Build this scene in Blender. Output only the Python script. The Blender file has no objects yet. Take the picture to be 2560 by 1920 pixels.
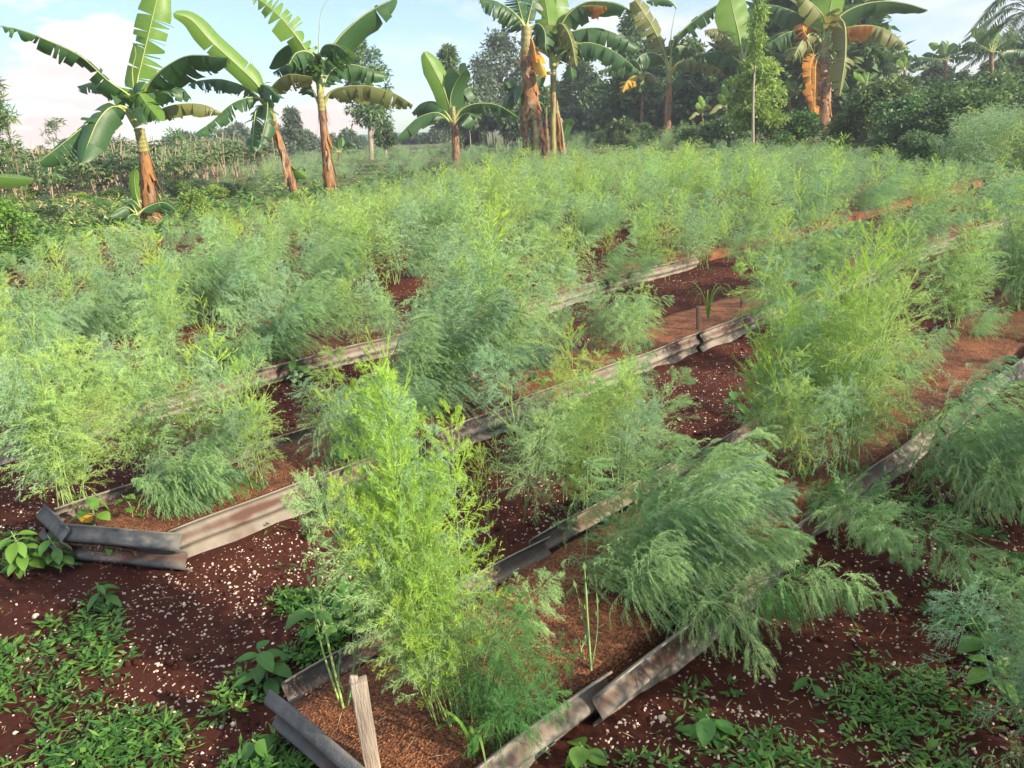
import bpy, math, random
import numpy as np
from mathutils import Vector, Matrix, noise as mnoise

random.seed(7)
SC = bpy.context.scene
COL = SC.collection
R = math.radians

# ------------------------------------------------------------------ camera
F_PX, CAM_H, PITCH, ROLL = 1934.0, 1.7, R(18.45), R(3.2)
cam_d = bpy.data.cameras.new('camera')
cam = bpy.data.objects.new('camera', cam_d)
COL.objects.link(cam)
cam_d.sensor_fit = 'HORIZONTAL'
cam_d.sensor_width = 36.0
cam_d.lens = 36.0 * F_PX / 2560.0
cam_d.clip_start = 0.05
cam_d.clip_end = 3000.0
cam.matrix_world = Matrix.Translation((0, 0, CAM_H)) @ Matrix.Rotation(math.pi / 2 - PITCH, 4, 'X') @ Matrix.Rotation(-ROLL, 4, 'Z')
SC.camera = cam

# ------------------------------------------------------------------ light
SUN_AZ, SUN_EL = 122.0, 24.0          # clockwise from the view direction (+Y)
SKY_STRENGTH, SUN_STRENGTH, EXPOSURE = 0.10, 4.7, 1.3
sun_d = bpy.data.lights.new('sun', 'SUN')
sun_d.energy = SUN_STRENGTH
sun_d.angle = R(0.5)
sun_d.color = (1.0, 0.84, 0.64)
sun = bpy.data.objects.new('sun', sun_d)
COL.objects.link(sun)
to_sun = Vector((math.sin(R(SUN_AZ)) * math.cos(R(SUN_EL)), math.cos(R(SUN_AZ)) * math.cos(R(SUN_EL)), math.sin(R(SUN_EL))))
sun.rotation_euler = to_sun.to_track_quat('Z', 'Y').to_euler()
SC.view_settings.view_transform = 'Standard'
SC.view_settings.look = 'None'
SC.view_settings.exposure = EXPOSURE
SC.view_settings.gamma = 1.0
SC.cycles.max_bounces = 6
SC.cycles.diffuse_bounces = 3
SC.cycles.transmission_bounces = 4
SC.cycles.transparent_max_bounces = 6
SC.cycles.use_denoising = True


def build_world():
    w = bpy.data.worlds.new('World')
    SC.world = w
    w.use_nodes = True
    nt = w.node_tree
    N, L = nt.nodes.new, nt.links.new
    bg = nt.nodes['Background']
    sky = N('ShaderNodeTexSky')
    sky.sky_type = 'NISHITA'
    sky.sun_disc = False
    sky.sun_elevation = R(SUN_EL)
    sky.sun_rotation = R(SUN_AZ)
    sky.air_density = 1.0
    sky.dust_density = 0.4
    sky.ozone_density = 1.0
    tc = N('ShaderNodeTexCoord')
    sep = N('ShaderNodeSeparateXYZ')
    L(tc.outputs['Generated'], sep.inputs[0])

    def math_(op, a, b=None, c=None, clamp=False):
        m = N('ShaderNodeMath')
        m.operation = op
        m.use_clamp = clamp
        for i, v in enumerate((a, b, c)):
            if v is None:
                continue
            if hasattr(v, 'links'):
                L(v, m.inputs[i])
            else:
                m.inputs[i].default_value = v
        return m.outputs[0]
    az = math_('MULTIPLY', math_('ARCTAN2', sep.outputs[0], sep.outputs[1]), 57.2958)
    el = math_('MULTIPLY', math_('ARCSINE', sep.outputs[2]), 57.2958)
    comb = N('ShaderNodeCombineXYZ')
    L(math_('MULTIPLY', az, 0.6), comb.inputs[0])
    L(math_('MULTIPLY', el, 1.6), comb.inputs[1])
    nz = N('ShaderNodeTexNoise')
    nz.inputs['Scale'].default_value = 0.30
    nz.inputs['Detail'].default_value = 7.0
    nz.inputs['Roughness'].default_value = 0.55
    L(comb.outputs[0], nz.inputs['Vector'])
    nv = math_('SUBTRACT', nz.outputs['Fac'], 0.5)

    def blob(ca, ce, ra, re, soft, amp=2.2):
        da = math_('DIVIDE', math_('SUBTRACT', az, ca), ra)
        de = math_('DIVIDE', math_('SUBTRACT', el, ce), re)
        d = math_('SQRT', math_('ADD', math_('MULTIPLY', da, da), math_('MULTIPLY', de, de)))
        v = math_('SUBTRACT', math_('ADD', 1.0, math_('MULTIPLY', nv, amp)), d)
        return math_('DIVIDE', v, soft, clamp=True)
    masks = [blob(-39, 9.6, 15, 2.6, 0.3, 2.6), blob(-41, 0.2, 19, 7.2, 0.35, 2.6),
             blob(-26.5, 4.6, 4.4, 2.9, 0.3, 2.8), blob(-13, .5, 5.0, 2.8, 0.4, 2.8),
             blob(12, 4.0, 19, 5.4, 1.3, 2.6), blob(44, 8.0, 24, 12, 1.3, 2.0)]
    tot = masks[0]
    for m in masks[1:]:
        tot = math_('MAXIMUM', tot, m)
    ramp = N('ShaderNodeValToRGB')         # cloud colour by height above the horizon: pink below, white above
    ramp.color_ramp.elements[0].color = (5.0, 4.0, 3.7, 1)
    ramp.color_ramp.elements[1].color = (5.9, 5.5, 5.4, 1)
    ramp.color_ramp.elements[0].position = 0.15
    ramp.color_ramp.elements[1].position = 0.55
    L(math_('MULTIPLY', math_('ADD', math_('DIVIDE', el, 16.0), math_('MULTIPLY', nv, 0.9)), 1.0, clamp=True), ramp.inputs[0])
    over = math_('MULTIPLY', math_('DIVIDE', math_('SUBTRACT', el, 32), 22, clamp=True), math_('ADD', .75, math_('MULTIPLY', nv, 2.0), clamp=True))  # bright clouds added overhead, never in view, for soft fill light
    tint = N('ShaderNodeMix')
    tint.data_type = 'RGBA'
    tint.blend_type = 'MULTIPLY'
    tint.inputs[0].default_value = 1.0
    L(sky.outputs[0], tint.inputs[6])
    tint.inputs[7].default_value = (0.56, 0.69, 0.93, 1)
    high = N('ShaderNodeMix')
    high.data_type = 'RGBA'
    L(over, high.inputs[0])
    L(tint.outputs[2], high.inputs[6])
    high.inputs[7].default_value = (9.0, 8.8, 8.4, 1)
    mix = N('ShaderNodeMix')
    mix.data_type = 'RGBA'
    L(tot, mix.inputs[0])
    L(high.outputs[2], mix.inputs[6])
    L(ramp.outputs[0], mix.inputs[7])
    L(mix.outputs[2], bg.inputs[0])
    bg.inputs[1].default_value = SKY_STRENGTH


build_world()

# ------------------------------------------------------------------ pixel <-> place helpers (2560 x 1920 photograph)
CP, SP, CR, SR = math.cos(PITCH), math.sin(PITCH), math.cos(ROLL), math.sin(ROLL)


def ray(px, py):
    dx, dy = px - 1280.0, py - 960.0
    X = dx * CR - dy * SR
    D = dx * SR + dy * CR
    return Vector((X, F_PX * CP - D * SP, -D * CP - F_PX * SP))


def at(px, py, Y):
    d = ray(px, py)
    return Vector((0, 0, CAM_H)) + d * (Y / d.y)


def gp(px, py, z=0.0):
    d = ray(px, py)
    return Vector((0, 0, CAM_H)) + d * ((z - CAM_H) / d.z)


def proj(p):
    v = cam.matrix_world.inverted() @ Vector(p)
    return 1280 + F_PX * v.x / -v.z, 960 - F_PX * v.y / -v.z


def ground_at(px, Y, z=0.0):
    """the point on the ground at depth Y under image column px"""
    x = (px - 1280) / F_PX * Y
    for _ in range(6):
        u, _v = proj((x, Y, z))
        x += (px - u) / F_PX * Y
    return Vector((x, Y, z))


# bed frame: s runs along the beds (away and to the right), n across them (towards the right)
AZ = R(47.15)
ES = Vector((math.sin(AZ), math.cos(AZ), 0))
EN = Vector((math.cos(AZ), -math.sin(AZ), 0))


def sn(p):
    return p.x * ES.x + p.y * ES.y, p.x * EN.x + p.y * EN.y


def SNP(s, n, z=0.0):
    return ES * s + EN * n + Vector((0, 0, z))


# ------------------------------------------------------------------ generic builders
def tag(o, label=None, cat=None, group=None, kind=None):
    if label: o['label'] = label
    if cat: o['category'] = cat
    if group: o['group'] = group
    if kind: o['kind'] = kind
    return o


def empty(name, loc=(0, 0, 0), rz=0.0, scale=1.0):
    o = bpy.data.objects.new(name, None)
    o.empty_display_size = 0.1
    o.location = loc
    o.rotation_euler = (0, 0, rz)
    o.scale = (scale,) * 3
    COL.objects.link(o)
    return o


def link(name, me, parent=None):
    o = bpy.data.objects.new(name, me)
    COL.objects.link(o)
    if parent is not None:
        o.parent = parent
    return o


def mesh_np(name, V, Fq, material, smooth=False, uv=None):
    """V (n,3) float, Fq (m,k) int array, or a list of such arrays with different k"""
    V = np.asarray(V, np.float32).reshape(-1, 3)
    Fl = Fq if isinstance(Fq, list) else [Fq]
    Fl = [np.asarray(f, np.int32) for f in Fl if len(f)]
    me = bpy.data.meshes.new(name)
    me.vertices.add(len(V))
    me.vertices.foreach_set('co', V.ravel())
    loops = np.concatenate([f.ravel() for f in Fl])
    tot = np.concatenate([np.full(len(f), f.shape[1], np.int32) for f in Fl])
    start = np.concatenate([[0], np.cumsum(tot)[:-1]]).astype(np.int32)
    me.loops.add(len(loops))
    me.loops.foreach_set('vertex_index', loops)
    me.polygons.add(len(tot))
    me.polygons.foreach_set('loop_start', start)
    me.polygons.foreach_set('loop_total', tot)
    if smooth:
        me.polygons.foreach_set('use_smooth', np.ones(len(tot), bool))
    if uv is not None:
        l = me.uv_layers.new(name='uv')
        l.data.foreach_set('uv', np.asarray(uv, np.float32)[loops].ravel())
    me.update(calc_edges=True)
    me.validate()
    if material is not None:
        me.materials.append(material)
    return me


class MB:
    """collects pieces of one mesh"""

    def __init__(self):
        self.V, self.F, self.U, self.n = [], {}, [], 0

    def add(self, V, Fc, uv=None):
        V = np.asarray(V, np.float32).reshape(-1, 3)
        Fc = np.asarray(Fc, np.int32)
        self.F.setdefault(Fc.shape[1], []).append(Fc + self.n)
        self.V.append(V)
        self.U.append(np.zeros((len(V), 2), np.float32) if uv is None else np.asarray(uv, np.float32))
        self.n += len(V)

    def tube(self, pts, radii, sides=8, cap=True, rough=0.0, rng=None):
        P = np.asarray([tuple(p) for p in pts], np.float32)
        k = len(P)
        rad = np.broadcast_to(np.asarray(radii, np.float32), (k,))
        T = np.gradient(P, axis=0)
        T /= np.linalg.norm(T, axis=1, keepdims=True) + 1e-9
        ref = np.array([0.31, 0.95, 0.1]) if abs(T[0][2]) > .7 else np.array([0, 0, 1.0])
        A = np.cross(T, ref); A /= np.linalg.norm(A, axis=1, keepdims=True) + 1e-9
        B = np.cross(T, A)
        th = np.linspace(0, 2 * math.pi, sides, endpoint=False)
        rr = rad[:, None] * np.ones((1, sides))
        if rough and rng is not None:
            rr = rr * (1 + rough * rng.standard_normal((k, sides)))
        V = P[:, None, :] + rr[..., None] * (A[:, None, :] * np.cos(th)[None, :, None] + B[:, None, :] * np.sin(th)[None, :, None])
        i = np.arange(k - 1)[:, None] * sides
        j = np.arange(sides)[None, :]
        j2 = (j + 1) % sides
        Fq = np.stack([i + j, i + j2, i + sides + j2, i + sides + j], -1).reshape(-1, 4)
        seg = np.concatenate([[0], np.cumsum(np.linalg.norm(np.diff(P, axis=0), axis=1))])
        uv = np.stack(np.broadcast_arrays(th[None, :] / 6.283, seg[:, None]), -1).reshape(-1, 2)
        self.add(V.reshape(-1, 3), Fq, uv)
        if cap:
            for e, c in ((0, P[0]), (k - 1, P[-1])):
                Vc = np.concatenate([V[e], c[None]])
                Fc = np.array([[q, (q + 1) % sides, sides] for q in range(sides)])
                self.add(Vc, Fc)

    def box(self, c, size, rot=None):
        x, y, z = [q / 2 for q in size]
        V = np.array([(a, b, d) for a in (-x, x) for b in (-y, y) for d in (-z, z)], float)
        if rot is not None:
            V = V @ np.array(rot.to_3x3()).T
        V += np.array(tuple(c))
        self.add(V, [[0, 1, 3, 2], [4, 6, 7, 5], [0, 4, 5, 1], [2, 3, 7, 6], [0, 2, 6, 4], [1, 5, 7, 3]])

    def mesh(self, name, material, smooth=False):
        V = np.concatenate(self.V)
        U = np.concatenate(self.U)
        return mesh_np(name, V, [np.concatenate(f) for f in self.F.values()], material, smooth, U)


def copy_tree(o, parent=None):
    c = o.copy()
    COL.objects.link(c)
    c.parent = parent
    for ch in o.children:
        copy_tree(ch, c)
    return c


# ------------------------------------------------------------------ materials
def material(name, c1, c2, rough=0.6, transl=0.0, tcol=None, nscale=6.0, bump=0.0, bscale=60.0, objvar=0.0, spec=0.4, coords='Object', detail=4.0, stretch=None):
    m = bpy.data.materials.new(name)
    m.use_nodes = True
    nt = m.node_tree
    N, L = nt.nodes.new, nt.links.new
    bs = nt.nodes['Principled BSDF']
    out = nt.nodes['Material Output']
    tc = N('ShaderNodeTexCoord')
    vec = tc.outputs[coords]
    if stretch:
        mp = N('ShaderNodeMapping')
        mp.inputs['Scale'].default_value = stretch
        L(vec, mp.inputs[0])
        vec = mp.outputs[0]
    nz = N('ShaderNodeTexNoise')
    nz.inputs['Scale'].default_value = nscale
    nz.inputs['Detail'].default_value = detail
    L(vec, nz.inputs['Vector'])
    rp = N('ShaderNodeValToRGB')
    rp.color_ramp.elements[0].position = 0.32
    rp.color_ramp.elements[1].position = 0.68
    rp.color_ramp.elements[0].color = (*c1, 1)
    rp.color_ramp.elements[1].color = (*c2, 1)
    L(nz.outputs['Fac'], rp.inputs[0])
    colo = rp.outputs[0]
    if objvar:
        oi = N('ShaderNodeObjectInfo')
        hs = N('ShaderNodeHueSaturation')
        ma = N('ShaderNodeMapRange')
        ma.inputs['To Min'].default_value = 1 - objvar
        ma.inputs['To Max'].default_value = 1 + objvar
        L(oi.outputs['Random'], ma.inputs['Value'])
        L(ma.outputs[0], hs.inputs['Value'])
        mh = N('ShaderNodeMapRange')
        mh.inputs['To Min'].default_value = 0.5 - objvar * 0.06
        mh.inputs['To Max'].default_value = 0.5 + objvar * 0.06
        mu = N('ShaderNodeMath'); mu.operation = 'FRACT'
        mm = N('ShaderNodeMath'); mm.operation = 'MULTIPLY'; mm.inputs[1].default_value = 7.31
        L(oi.outputs['Random'], mm.inputs[0]); L(mm.outputs[0], mu.inputs[0]); L(mu.outputs[0], mh.inputs['Value'])
        L(mh.outputs[0], hs.inputs['Hue'])
        L(colo, hs.inputs['Color'])
        colo = hs.outputs[0]
    L(colo, bs.inputs['Base Color'])
    bs.inputs['Roughness'].default_value = rough
    bs.inputs['Specular IOR Level'].default_value = spec
    if bump:
        nb = N('ShaderNodeTexNoise')
        nb.inputs['Scale'].default_value = bscale
        nb.inputs['Detail'].default_value = 5
        L(vec, nb.inputs['Vector'])
        bp = N('ShaderNodeBump')
        bp.inputs['Strength'].default_value = bump
        bp.inputs['Distance'].default_value = 0.02
        L(nb.outputs['Fac'], bp.inputs['Height'])
        L(bp.outputs[0], bs.inputs['Normal'])
    if transl:
        tr = N('ShaderNodeBsdfTranslucent')
        if tcol:
            tr.inputs['Color'].default_value = (*tcol, 1)
        else:
            L(colo, tr.inputs['Color'])
        mx = N('ShaderNodeMixShader')
        mx.inputs[0].default_value = transl
        L(bs.outputs[0], mx.inputs[1])
        L(tr.outputs[0], mx.inputs[2])
        L(mx.outputs[0], out.inputs['Surface'])
    return m


M = {}
M['fern_blue'] = material('fern_blue', (.25, .415, .225), (.325, .50, .28), .7, .25, nscale=3, objvar=.16, spec=.2)
M['fern_green'] = material('fern_green', (.265, .44, .175), (.345, .52, .225), .7, .25, nscale=3, objvar=.18, spec=.2)
M['fern_yellow'] = material('fern_yellow', (.35, .51, .14), (.43, .58, .185), .7, .4, nscale=3, objvar=.15, spec=.2)
M['fern_lime'] = material('fern_lime', (.36, .56, .085), (.46, .64, .12), .7, .4, nscale=3, objvar=.12, spec=.2)
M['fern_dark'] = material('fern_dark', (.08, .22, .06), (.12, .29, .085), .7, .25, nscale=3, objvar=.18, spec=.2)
M['fern_brown'] = material('fern_brown', (.28, .18, .05), (.22, .22, .05), .7, .35, nscale=3, objvar=.18, spec=.2)
M['stem'] = material('stem', (.16, .27, .10), (.22, .33, .13), .55, nscale=9, objvar=.15)
M['stem_yellow'] = material('stem_yellow', (.26, .38, .11), (.32, .44, .14), .55, nscale=9, objvar=.15)
M['banana_stem'] = material('banana_stem', (.16, .17, .045), (.30, .26, .09), .5, nscale=5, stretch=(6, 6, .8), bump=.3)
M['banana_bark'] = material('banana_bark', (.05, .028, .018), (.35, .20, .105), .75, nscale=4, bump=.8, bscale=25, stretch=(5, 5, 1.1), detail=9)
M['dry_leaf'] = material('dry_leaf', (.30, .13, .035), (.42, .22, .08), .8, .3, nscale=5, stretch=(4, 4, 1.2))
M['dead_orange'] = material('dead_orange', (.45, .16, .02), (.55, .24, .04), .8, .35, nscale=6)
M['dry_brown'] = material('dry_brown', (.20, .12, .07), (.42, .29, .19), .85, .15, nscale=7, stretch=(4, 4, 1))
M['banana_yellow'] = material('banana_yellow', (.55, .33, .03), (.62, .40, .05), .6, .4, nscale=4)


def banana_material(name, c1, c2, tcol, transl=.32):
    m = bpy.data.materials.new(name)
    m.use_nodes = True
    nt = m.node_tree
    N, L = nt.nodes.new, nt.links.new
    bs = nt.nodes['Principled BSDF']
    uv = N('ShaderNodeTexCoord')
    sep = N('ShaderNodeSeparateXYZ')
    L(uv.outputs['UV'], sep.inputs[0])
    cmb = N('ShaderNodeCombineXYZ')
    L(sep.outputs[0], cmb.inputs[0])
    ml = N('ShaderNodeMath'); ml.operation = 'MULTIPLY'; ml.inputs[1].default_value = .06
    L(sep.outputs[1], ml.inputs[0]); L(ml.outputs[0], cmb.inputs[1])
    nz = N('ShaderNodeTexNoise'); nz.inputs['Scale'].default_value = 55; nz.inputs['Detail'].default_value = 3
    L(cmb.outputs[0], nz.inputs['Vector'])
    rp = N('ShaderNodeValToRGB')
    rp.color_ramp.elements[0].position = .35; rp.color_ramp.elements[1].position = .65
    rp.color_ramp.elements[0].color = (*c1, 1); rp.color_ramp.elements[1].color = (*c2, 1)
    L(nz.outputs['Fac'], rp.inputs[0])
    # brown ragged outer margin in places
    n2 = N('ShaderNodeTexNoise'); n2.inputs['Scale'].default_value = 9; L(cmb.outputs[0], n2.inputs['Vector'])
    ab = N('ShaderNodeMath'); ab.operation = 'ABSOLUTE'; L(sep.outputs[1], ab.inputs[0])
    ad = N('ShaderNodeMath'); ad.operation = 'MULTIPLY_ADD'; L(n2.outputs['Fac'], ad.inputs[0]); ad.inputs[1].default_value = .35; L(ab.outputs[0], ad.inputs[2])
    st = N('ShaderNodeMapRange'); st.inputs['From Min'].default_value = 1.15; st.inputs['From Max'].default_value = 1.22
    L(ad.outputs[0], st.inputs['Value'])
    mx0 = N('ShaderNodeMix'); mx0.data_type = 'RGBA'
    L(st.outputs[0], mx0.inputs[0]); L(rp.outputs[0], mx0.inputs[6]); mx0.inputs[7].default_value = (.16, .10, .03, 1)
    L(mx0.outputs[2], bs.inputs['Base Color'])
    bs.inputs['Roughness'].default_value = .42
    bs.inputs['Specular IOR Level'].default_value = .35
    bp = N('ShaderNodeBump'); bp.inputs['Strength'].default_value = .25; bp.inputs['Distance'].default_value = .01
    L(nz.outputs['Fac'], bp.inputs['Height']); L(bp.outputs[0], bs.inputs['Normal'])
    tr = N('ShaderNodeBsdfTranslucent'); tr.inputs['Color'].default_value = (*tcol, 1)
    mx = N('ShaderNodeMixShader'); mx.inputs[0].default_value = transl
    L(bs.outputs[0], mx.inputs[1]); L(tr.outputs[0], mx.inputs[2])
    L(mx.outputs[0], nt.nodes['Material Output'].inputs['Surface'])
    return m


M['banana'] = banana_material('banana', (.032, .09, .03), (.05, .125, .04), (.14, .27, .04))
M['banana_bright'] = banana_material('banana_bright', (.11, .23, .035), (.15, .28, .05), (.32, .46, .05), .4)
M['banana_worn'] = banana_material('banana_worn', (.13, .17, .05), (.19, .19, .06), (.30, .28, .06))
M['midrib'] = material('midrib', (.26, .32, .09), (.34, .37, .13), .5, nscale=5)
M['leaf_dark'] = material('leaf_dark', (.05, .115, .045), (.15, .25, .08), .55, .25, nscale=2.2, objvar=.2)
M['leaf_mid'] = material('leaf_mid', (.07, .15, .045), (.17, .26, .075), .55, .3, nscale=2.2, objvar=.25)
M['leaf_light'] = material('leaf_light', (.19, .31, .055), (.29, .41, .09), .55, .35, nscale=.9, objvar=.15)
M['leaf_grey'] = material('leaf_grey', (.08, .14, .08), (.16, .22, .12), .6, .25, nscale=1.5, objvar=.2)
M['leaf_weed'] = material('leaf_weed', (.045, .14, .025), (.09, .22, .04), .5, .3, nscale=7, objvar=.1)
M['leaf_weed_light'] = material('leaf_weed_light', (.11, .24, .035), (.16, .31, .05), .5, .35, nscale=7, objvar=.1)
M['cassava'] = material('cassava', (.11, .19, .07), (.18, .26, .09), .55, .3, nscale=2, objvar=.22)
M['cassava_stem'] = material('cassava_stem', (.30, .22, .15), (.44, .34, .25), .8, nscale=8, objvar=.15)
M['bark'] = material('bark', (.10, .075, .055), (.20, .16, .12), .9, nscale=8, bump=.4, stretch=(3, 3, .5))
M['bark_pale'] = material('bark_pale', (.24, .20, .15), (.36, .31, .24), .9, nscale=8, bump=.3, stretch=(3, 3, .5))
M['twig'] = material('twig', (.10, .09, .05), (.16, .15, .07), .8, nscale=6)
M['timber'] = material('timber', (.20, .165, .13), (.36, .31, .25), .8, nscale=7, bump=.4, bscale=40, stretch=(6, 6, .7))
M['timber_dark'] = material('timber_dark', (.06, .04, .03), (.12, .08, .06), .8, nscale=7, bump=.4, stretch=(6, 6, .7))
M['pebble'] = material('pebble', (.32, .23, .16), (.68, .58, .47), .8, nscale=26, detail=2)
M['husk'] = material('husk', (.15, .055, .02), (.33, .15, .055), .8, nscale=12, detail=2)
M['straw'] = material('straw', (.36, .26, .14), (.48, .37, .22), .8, nscale=4)


def sheet_material(name, c1, c2, soil):
    m = bpy.data.materials.new(name)
    m.use_nodes = True
    nt = m.node_tree
    N, L = nt.nodes.new, nt.links.new
    bs = nt.nodes['Principled BSDF']
    tc = N('ShaderNodeTexCoord')
    nz = N('ShaderNodeTexNoise'); nz.inputs['Scale'].default_value = 9; nz.inputs['Detail'].default_value = 8; nz.inputs['Roughness'].default_value = .7
    L(tc.outputs['Object'], nz.inputs['Vector'])
    rp = N('ShaderNodeValToRGB')
    rp.color_ramp.elements[0].position = .3; rp.color_ramp.elements[1].position = .7
    rp.color_ramp.elements[0].color = (*c1, 1); rp.color_ramp.elements[1].color = (*c2, 1)
    L(nz.outputs['Fac'], rp.inputs[0])
    # splashed red soil, heavier low down and in the valley of the corrugation (real dirt with its own outline)
    sp = N('ShaderNodeSeparateXYZ'); L(tc.outputs['Object'], sp.inputs[0])
    n2 = N('ShaderNodeTexNoise'); n2.inputs['Scale'].default_value = 5; n2.inputs['Detail'].default_value = 8
    L(tc.outputs['Object'], n2.inputs['Vector'])
    lo = N('ShaderNodeMapRange'); lo.inputs['From Min'].default_value = .0; lo.inputs['From Max'].default_value = .2
    lo.inputs['To Min'].default_value = .44; lo.inputs['To Max'].default_value = .20
    L(sp.outputs[2], lo.inputs['Value'])
    # soil lodged in the valley between the two ridges
    va = N('ShaderNodeMath'); va.operation = 'SUBTRACT'; L(sp.outputs[2], va.inputs[0]); va.inputs[1].default_value = .088
    vb = N('ShaderNodeMath'); vb.operation = 'ABSOLUTE'; L(va.outputs[0], vb.inputs[0])
    vc = N('ShaderNodeMapRange'); vc.inputs['From Min'].default_value = .004; vc.inputs['From Max'].default_value = .026
    vc.inputs['To Min'].default_value = .34; vc.inputs['To Max'].default_value = 0; L(vb.outputs[0], vc.inputs['Value'])
    vd = N('ShaderNodeMath'); vd.operation = 'ADD'; L(vc.outputs[0], vd.inputs[0]); L(lo.outputs[0], vd.inputs[1])
    lo = vd
    ad = N('ShaderNodeMath'); ad.operation = 'ADD'; L(lo.outputs[0], ad.inputs[0]); L(n2.outputs['Fac'], ad.inputs[1])
    st = N('ShaderNodeMapRange'); st.inputs['From Min'].default_value = .93; st.inputs['From Max'].default_value = 1.25
    L(ad.outputs[0], st.inputs['Value'])
    mx = N('ShaderNodeMix'); mx.data_type = 'RGBA'
    L(st.outputs[0], mx.inputs[0]); L(rp.outputs[0], mx.inputs[6]); mx.inputs[7].default_value = (*soil, 1)
    L(mx.outputs[2], bs.inputs['Base Color'])
    bs.inputs['Roughness'].default_value = .85
    n3 = N('ShaderNodeTexNoise'); n3.inputs['Scale'].default_value = 120; n3.inputs['Detail'].default_value = 4
    L(tc.outputs['Object'], n3.inputs['Vector'])
    bp = N('ShaderNodeBump'); bp.inputs['Strength'].default_value = .35; bp.inputs['Distance'].default_value = .006
    L(n3.outputs['Fac'], bp.inputs['Height']); L(bp.outputs[0], bs.inputs['Normal'])
    return m


M['sheet'] = sheet_material('sheet', (.15, .135, .11), (.255, .23, .19), (.09, .045, .03))
M['sheet_shaded'] = sheet_material('sheet_shaded', (.07, .07, .066), (.19, .185, .165), (.085, .045, .03))  # shade on the bed-end sheets put into a darker base colour


def soil_material():
    m = bpy.data.materials.new('red_soil')
    m.use_nodes = True
    nt = m.node_tree
    N, L = nt.nodes.new, nt.links.new
    bs = nt.nodes['Principled BSDF']
    tc = N('ShaderNodeTexCoord')
    geo = N('ShaderNodeNewGeometry')
    pos = geo.outputs['Position']
    nz = N('ShaderNodeTexNoise'); nz.inputs['Scale'].default_value = 2.2; nz.inputs['Detail'].default_value = 9; nz.inputs['Roughness'].default_value = .65
    L(pos, nz.inputs['Vector'])
    rp = N('ShaderNodeValToRGB')
    rp.color_ramp.elements[0].position = .3; rp.color_ramp.elements[1].position = .72
    rp.color_ramp.elements[0].color = (.040, .012, .009, 1); rp.color_ramp.elements[1].color = (.098, .030, .018, 1)
    L(nz.outputs['Fac'], rp.inputs[0])
    # small pale grit bedded in the soil
    vo = N('ShaderNodeTexVoronoi'); vo.inputs['Scale'].default_value = 75
    L(pos, vo.inputs['Vector'])
    wn = N('ShaderNodeTexWhiteNoise'); L(vo.outputs['Position'], wn.inputs['Vector'])
    sz = N('ShaderNodeMapRange'); sz.inputs['From Min'].default_value = .70; sz.inputs['From Max'].default_value = 1.0
    sz.inputs['To Min'].default_value = 0; sz.inputs['To Max'].default_value = .34
    L(wn.outputs['Value'], sz.inputs['Value'])
    lt = N('ShaderNodeMath'); lt.operation = 'LESS_THAN'; L(vo.outputs['Distance'], lt.inputs[0]); L(sz.outputs[0], lt.inputs[1])
    patch = N('ShaderNodeTexNoise'); patch.inputs['Scale'].default_value = 1.1; L(pos, patch.inputs['Vector'])
    pm = N('ShaderNodeMapRange'); pm.inputs['From Min'].default_value = .36; pm.inputs['From Max'].default_value = .52; L(patch.outputs['Fac'], pm.inputs['Value'])
    # grit only within the bed field
    sp = N('ShaderNodeSeparateXYZ'); L(pos, sp.inputs[0])
    yf = N('ShaderNodeMapRange'); yf.inputs['From Min'].default_value = 14; yf.inputs['From Max'].default_value = 9; L(sp.outputs[1], yf.inputs['Value'])
    mu = N('ShaderNodeMath'); mu.operation = 'MULTIPLY'; L(lt.outputs[0], mu.inputs[0]); L(pm.outputs[0], mu.inputs[1])
    mu2 = N('ShaderNodeMath'); mu2.operation = 'MULTIPLY'; L(mu.outputs[0], mu2.inputs[0]); L(yf.outputs[0], mu2.inputs[1])
    mx = N('ShaderNodeMix'); mx.data_type = 'RGBA'
    L(mu2.outputs[0], mx.inputs[0]); L(rp.outputs[0], mx.inputs[6]); mx.inputs[7].default_value = (.52, .42, .34, 1)
    # far ground: dry weeds and grass colours
    ff = N('ShaderNodeMapRange'); ff.inputs['From Min'].default_value = 15; ff.inputs['From Max'].default_value = 24; L(sp.outputs[1], ff.inputs['Value'])
    n4 = N('ShaderNodeTexNoise'); n4.inputs['Scale'].default_value = .6; n4.inputs['Detail'].default_value = 8; L(pos, n4.inputs['Vector'])
    r4 = N('ShaderNodeValToRGB')
    r4.color_ramp.elements[0].color = (.06, .09, .03, 1); r4.color_ramp.elements[1].color = (.16, .15, .07, 1)
    r4.color_ramp.elements[0].position = .35; r4.color_ramp.elements[1].position = .65
    L(n4.outputs['Fac'], r4.inputs[0])
    m5 = N('ShaderNodeMix'); m5.data_type = 'RGBA'
    L(ff.outputs[0], m5.inputs[0]); L(mx.outputs[2], m5.inputs[6]); L(r4.outputs[0], m5.inputs[7])
    L(m5.outputs[2], bs.inputs['Base Color'])
    bs.inputs['Roughness'].default_value = .95
    bs.inputs['Specular IOR Level'].default_value = .15
    n3 = N('ShaderNodeTexNoise'); n3.inputs['Scale'].default_value = 38; n3.inputs['Detail'].default_value = 8; n3.inputs['Roughness'].default_value = .7
    L(pos, n3.inputs['Vector'])
    bp = N('ShaderNodeBump'); bp.inputs['Strength'].default_value = .9; bp.inputs['Distance'].default_value = .03
    L(n3.outputs['Fac'], bp.inputs['Height']); L(bp.outputs[0], bs.inputs['Normal'])
    return m


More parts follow.
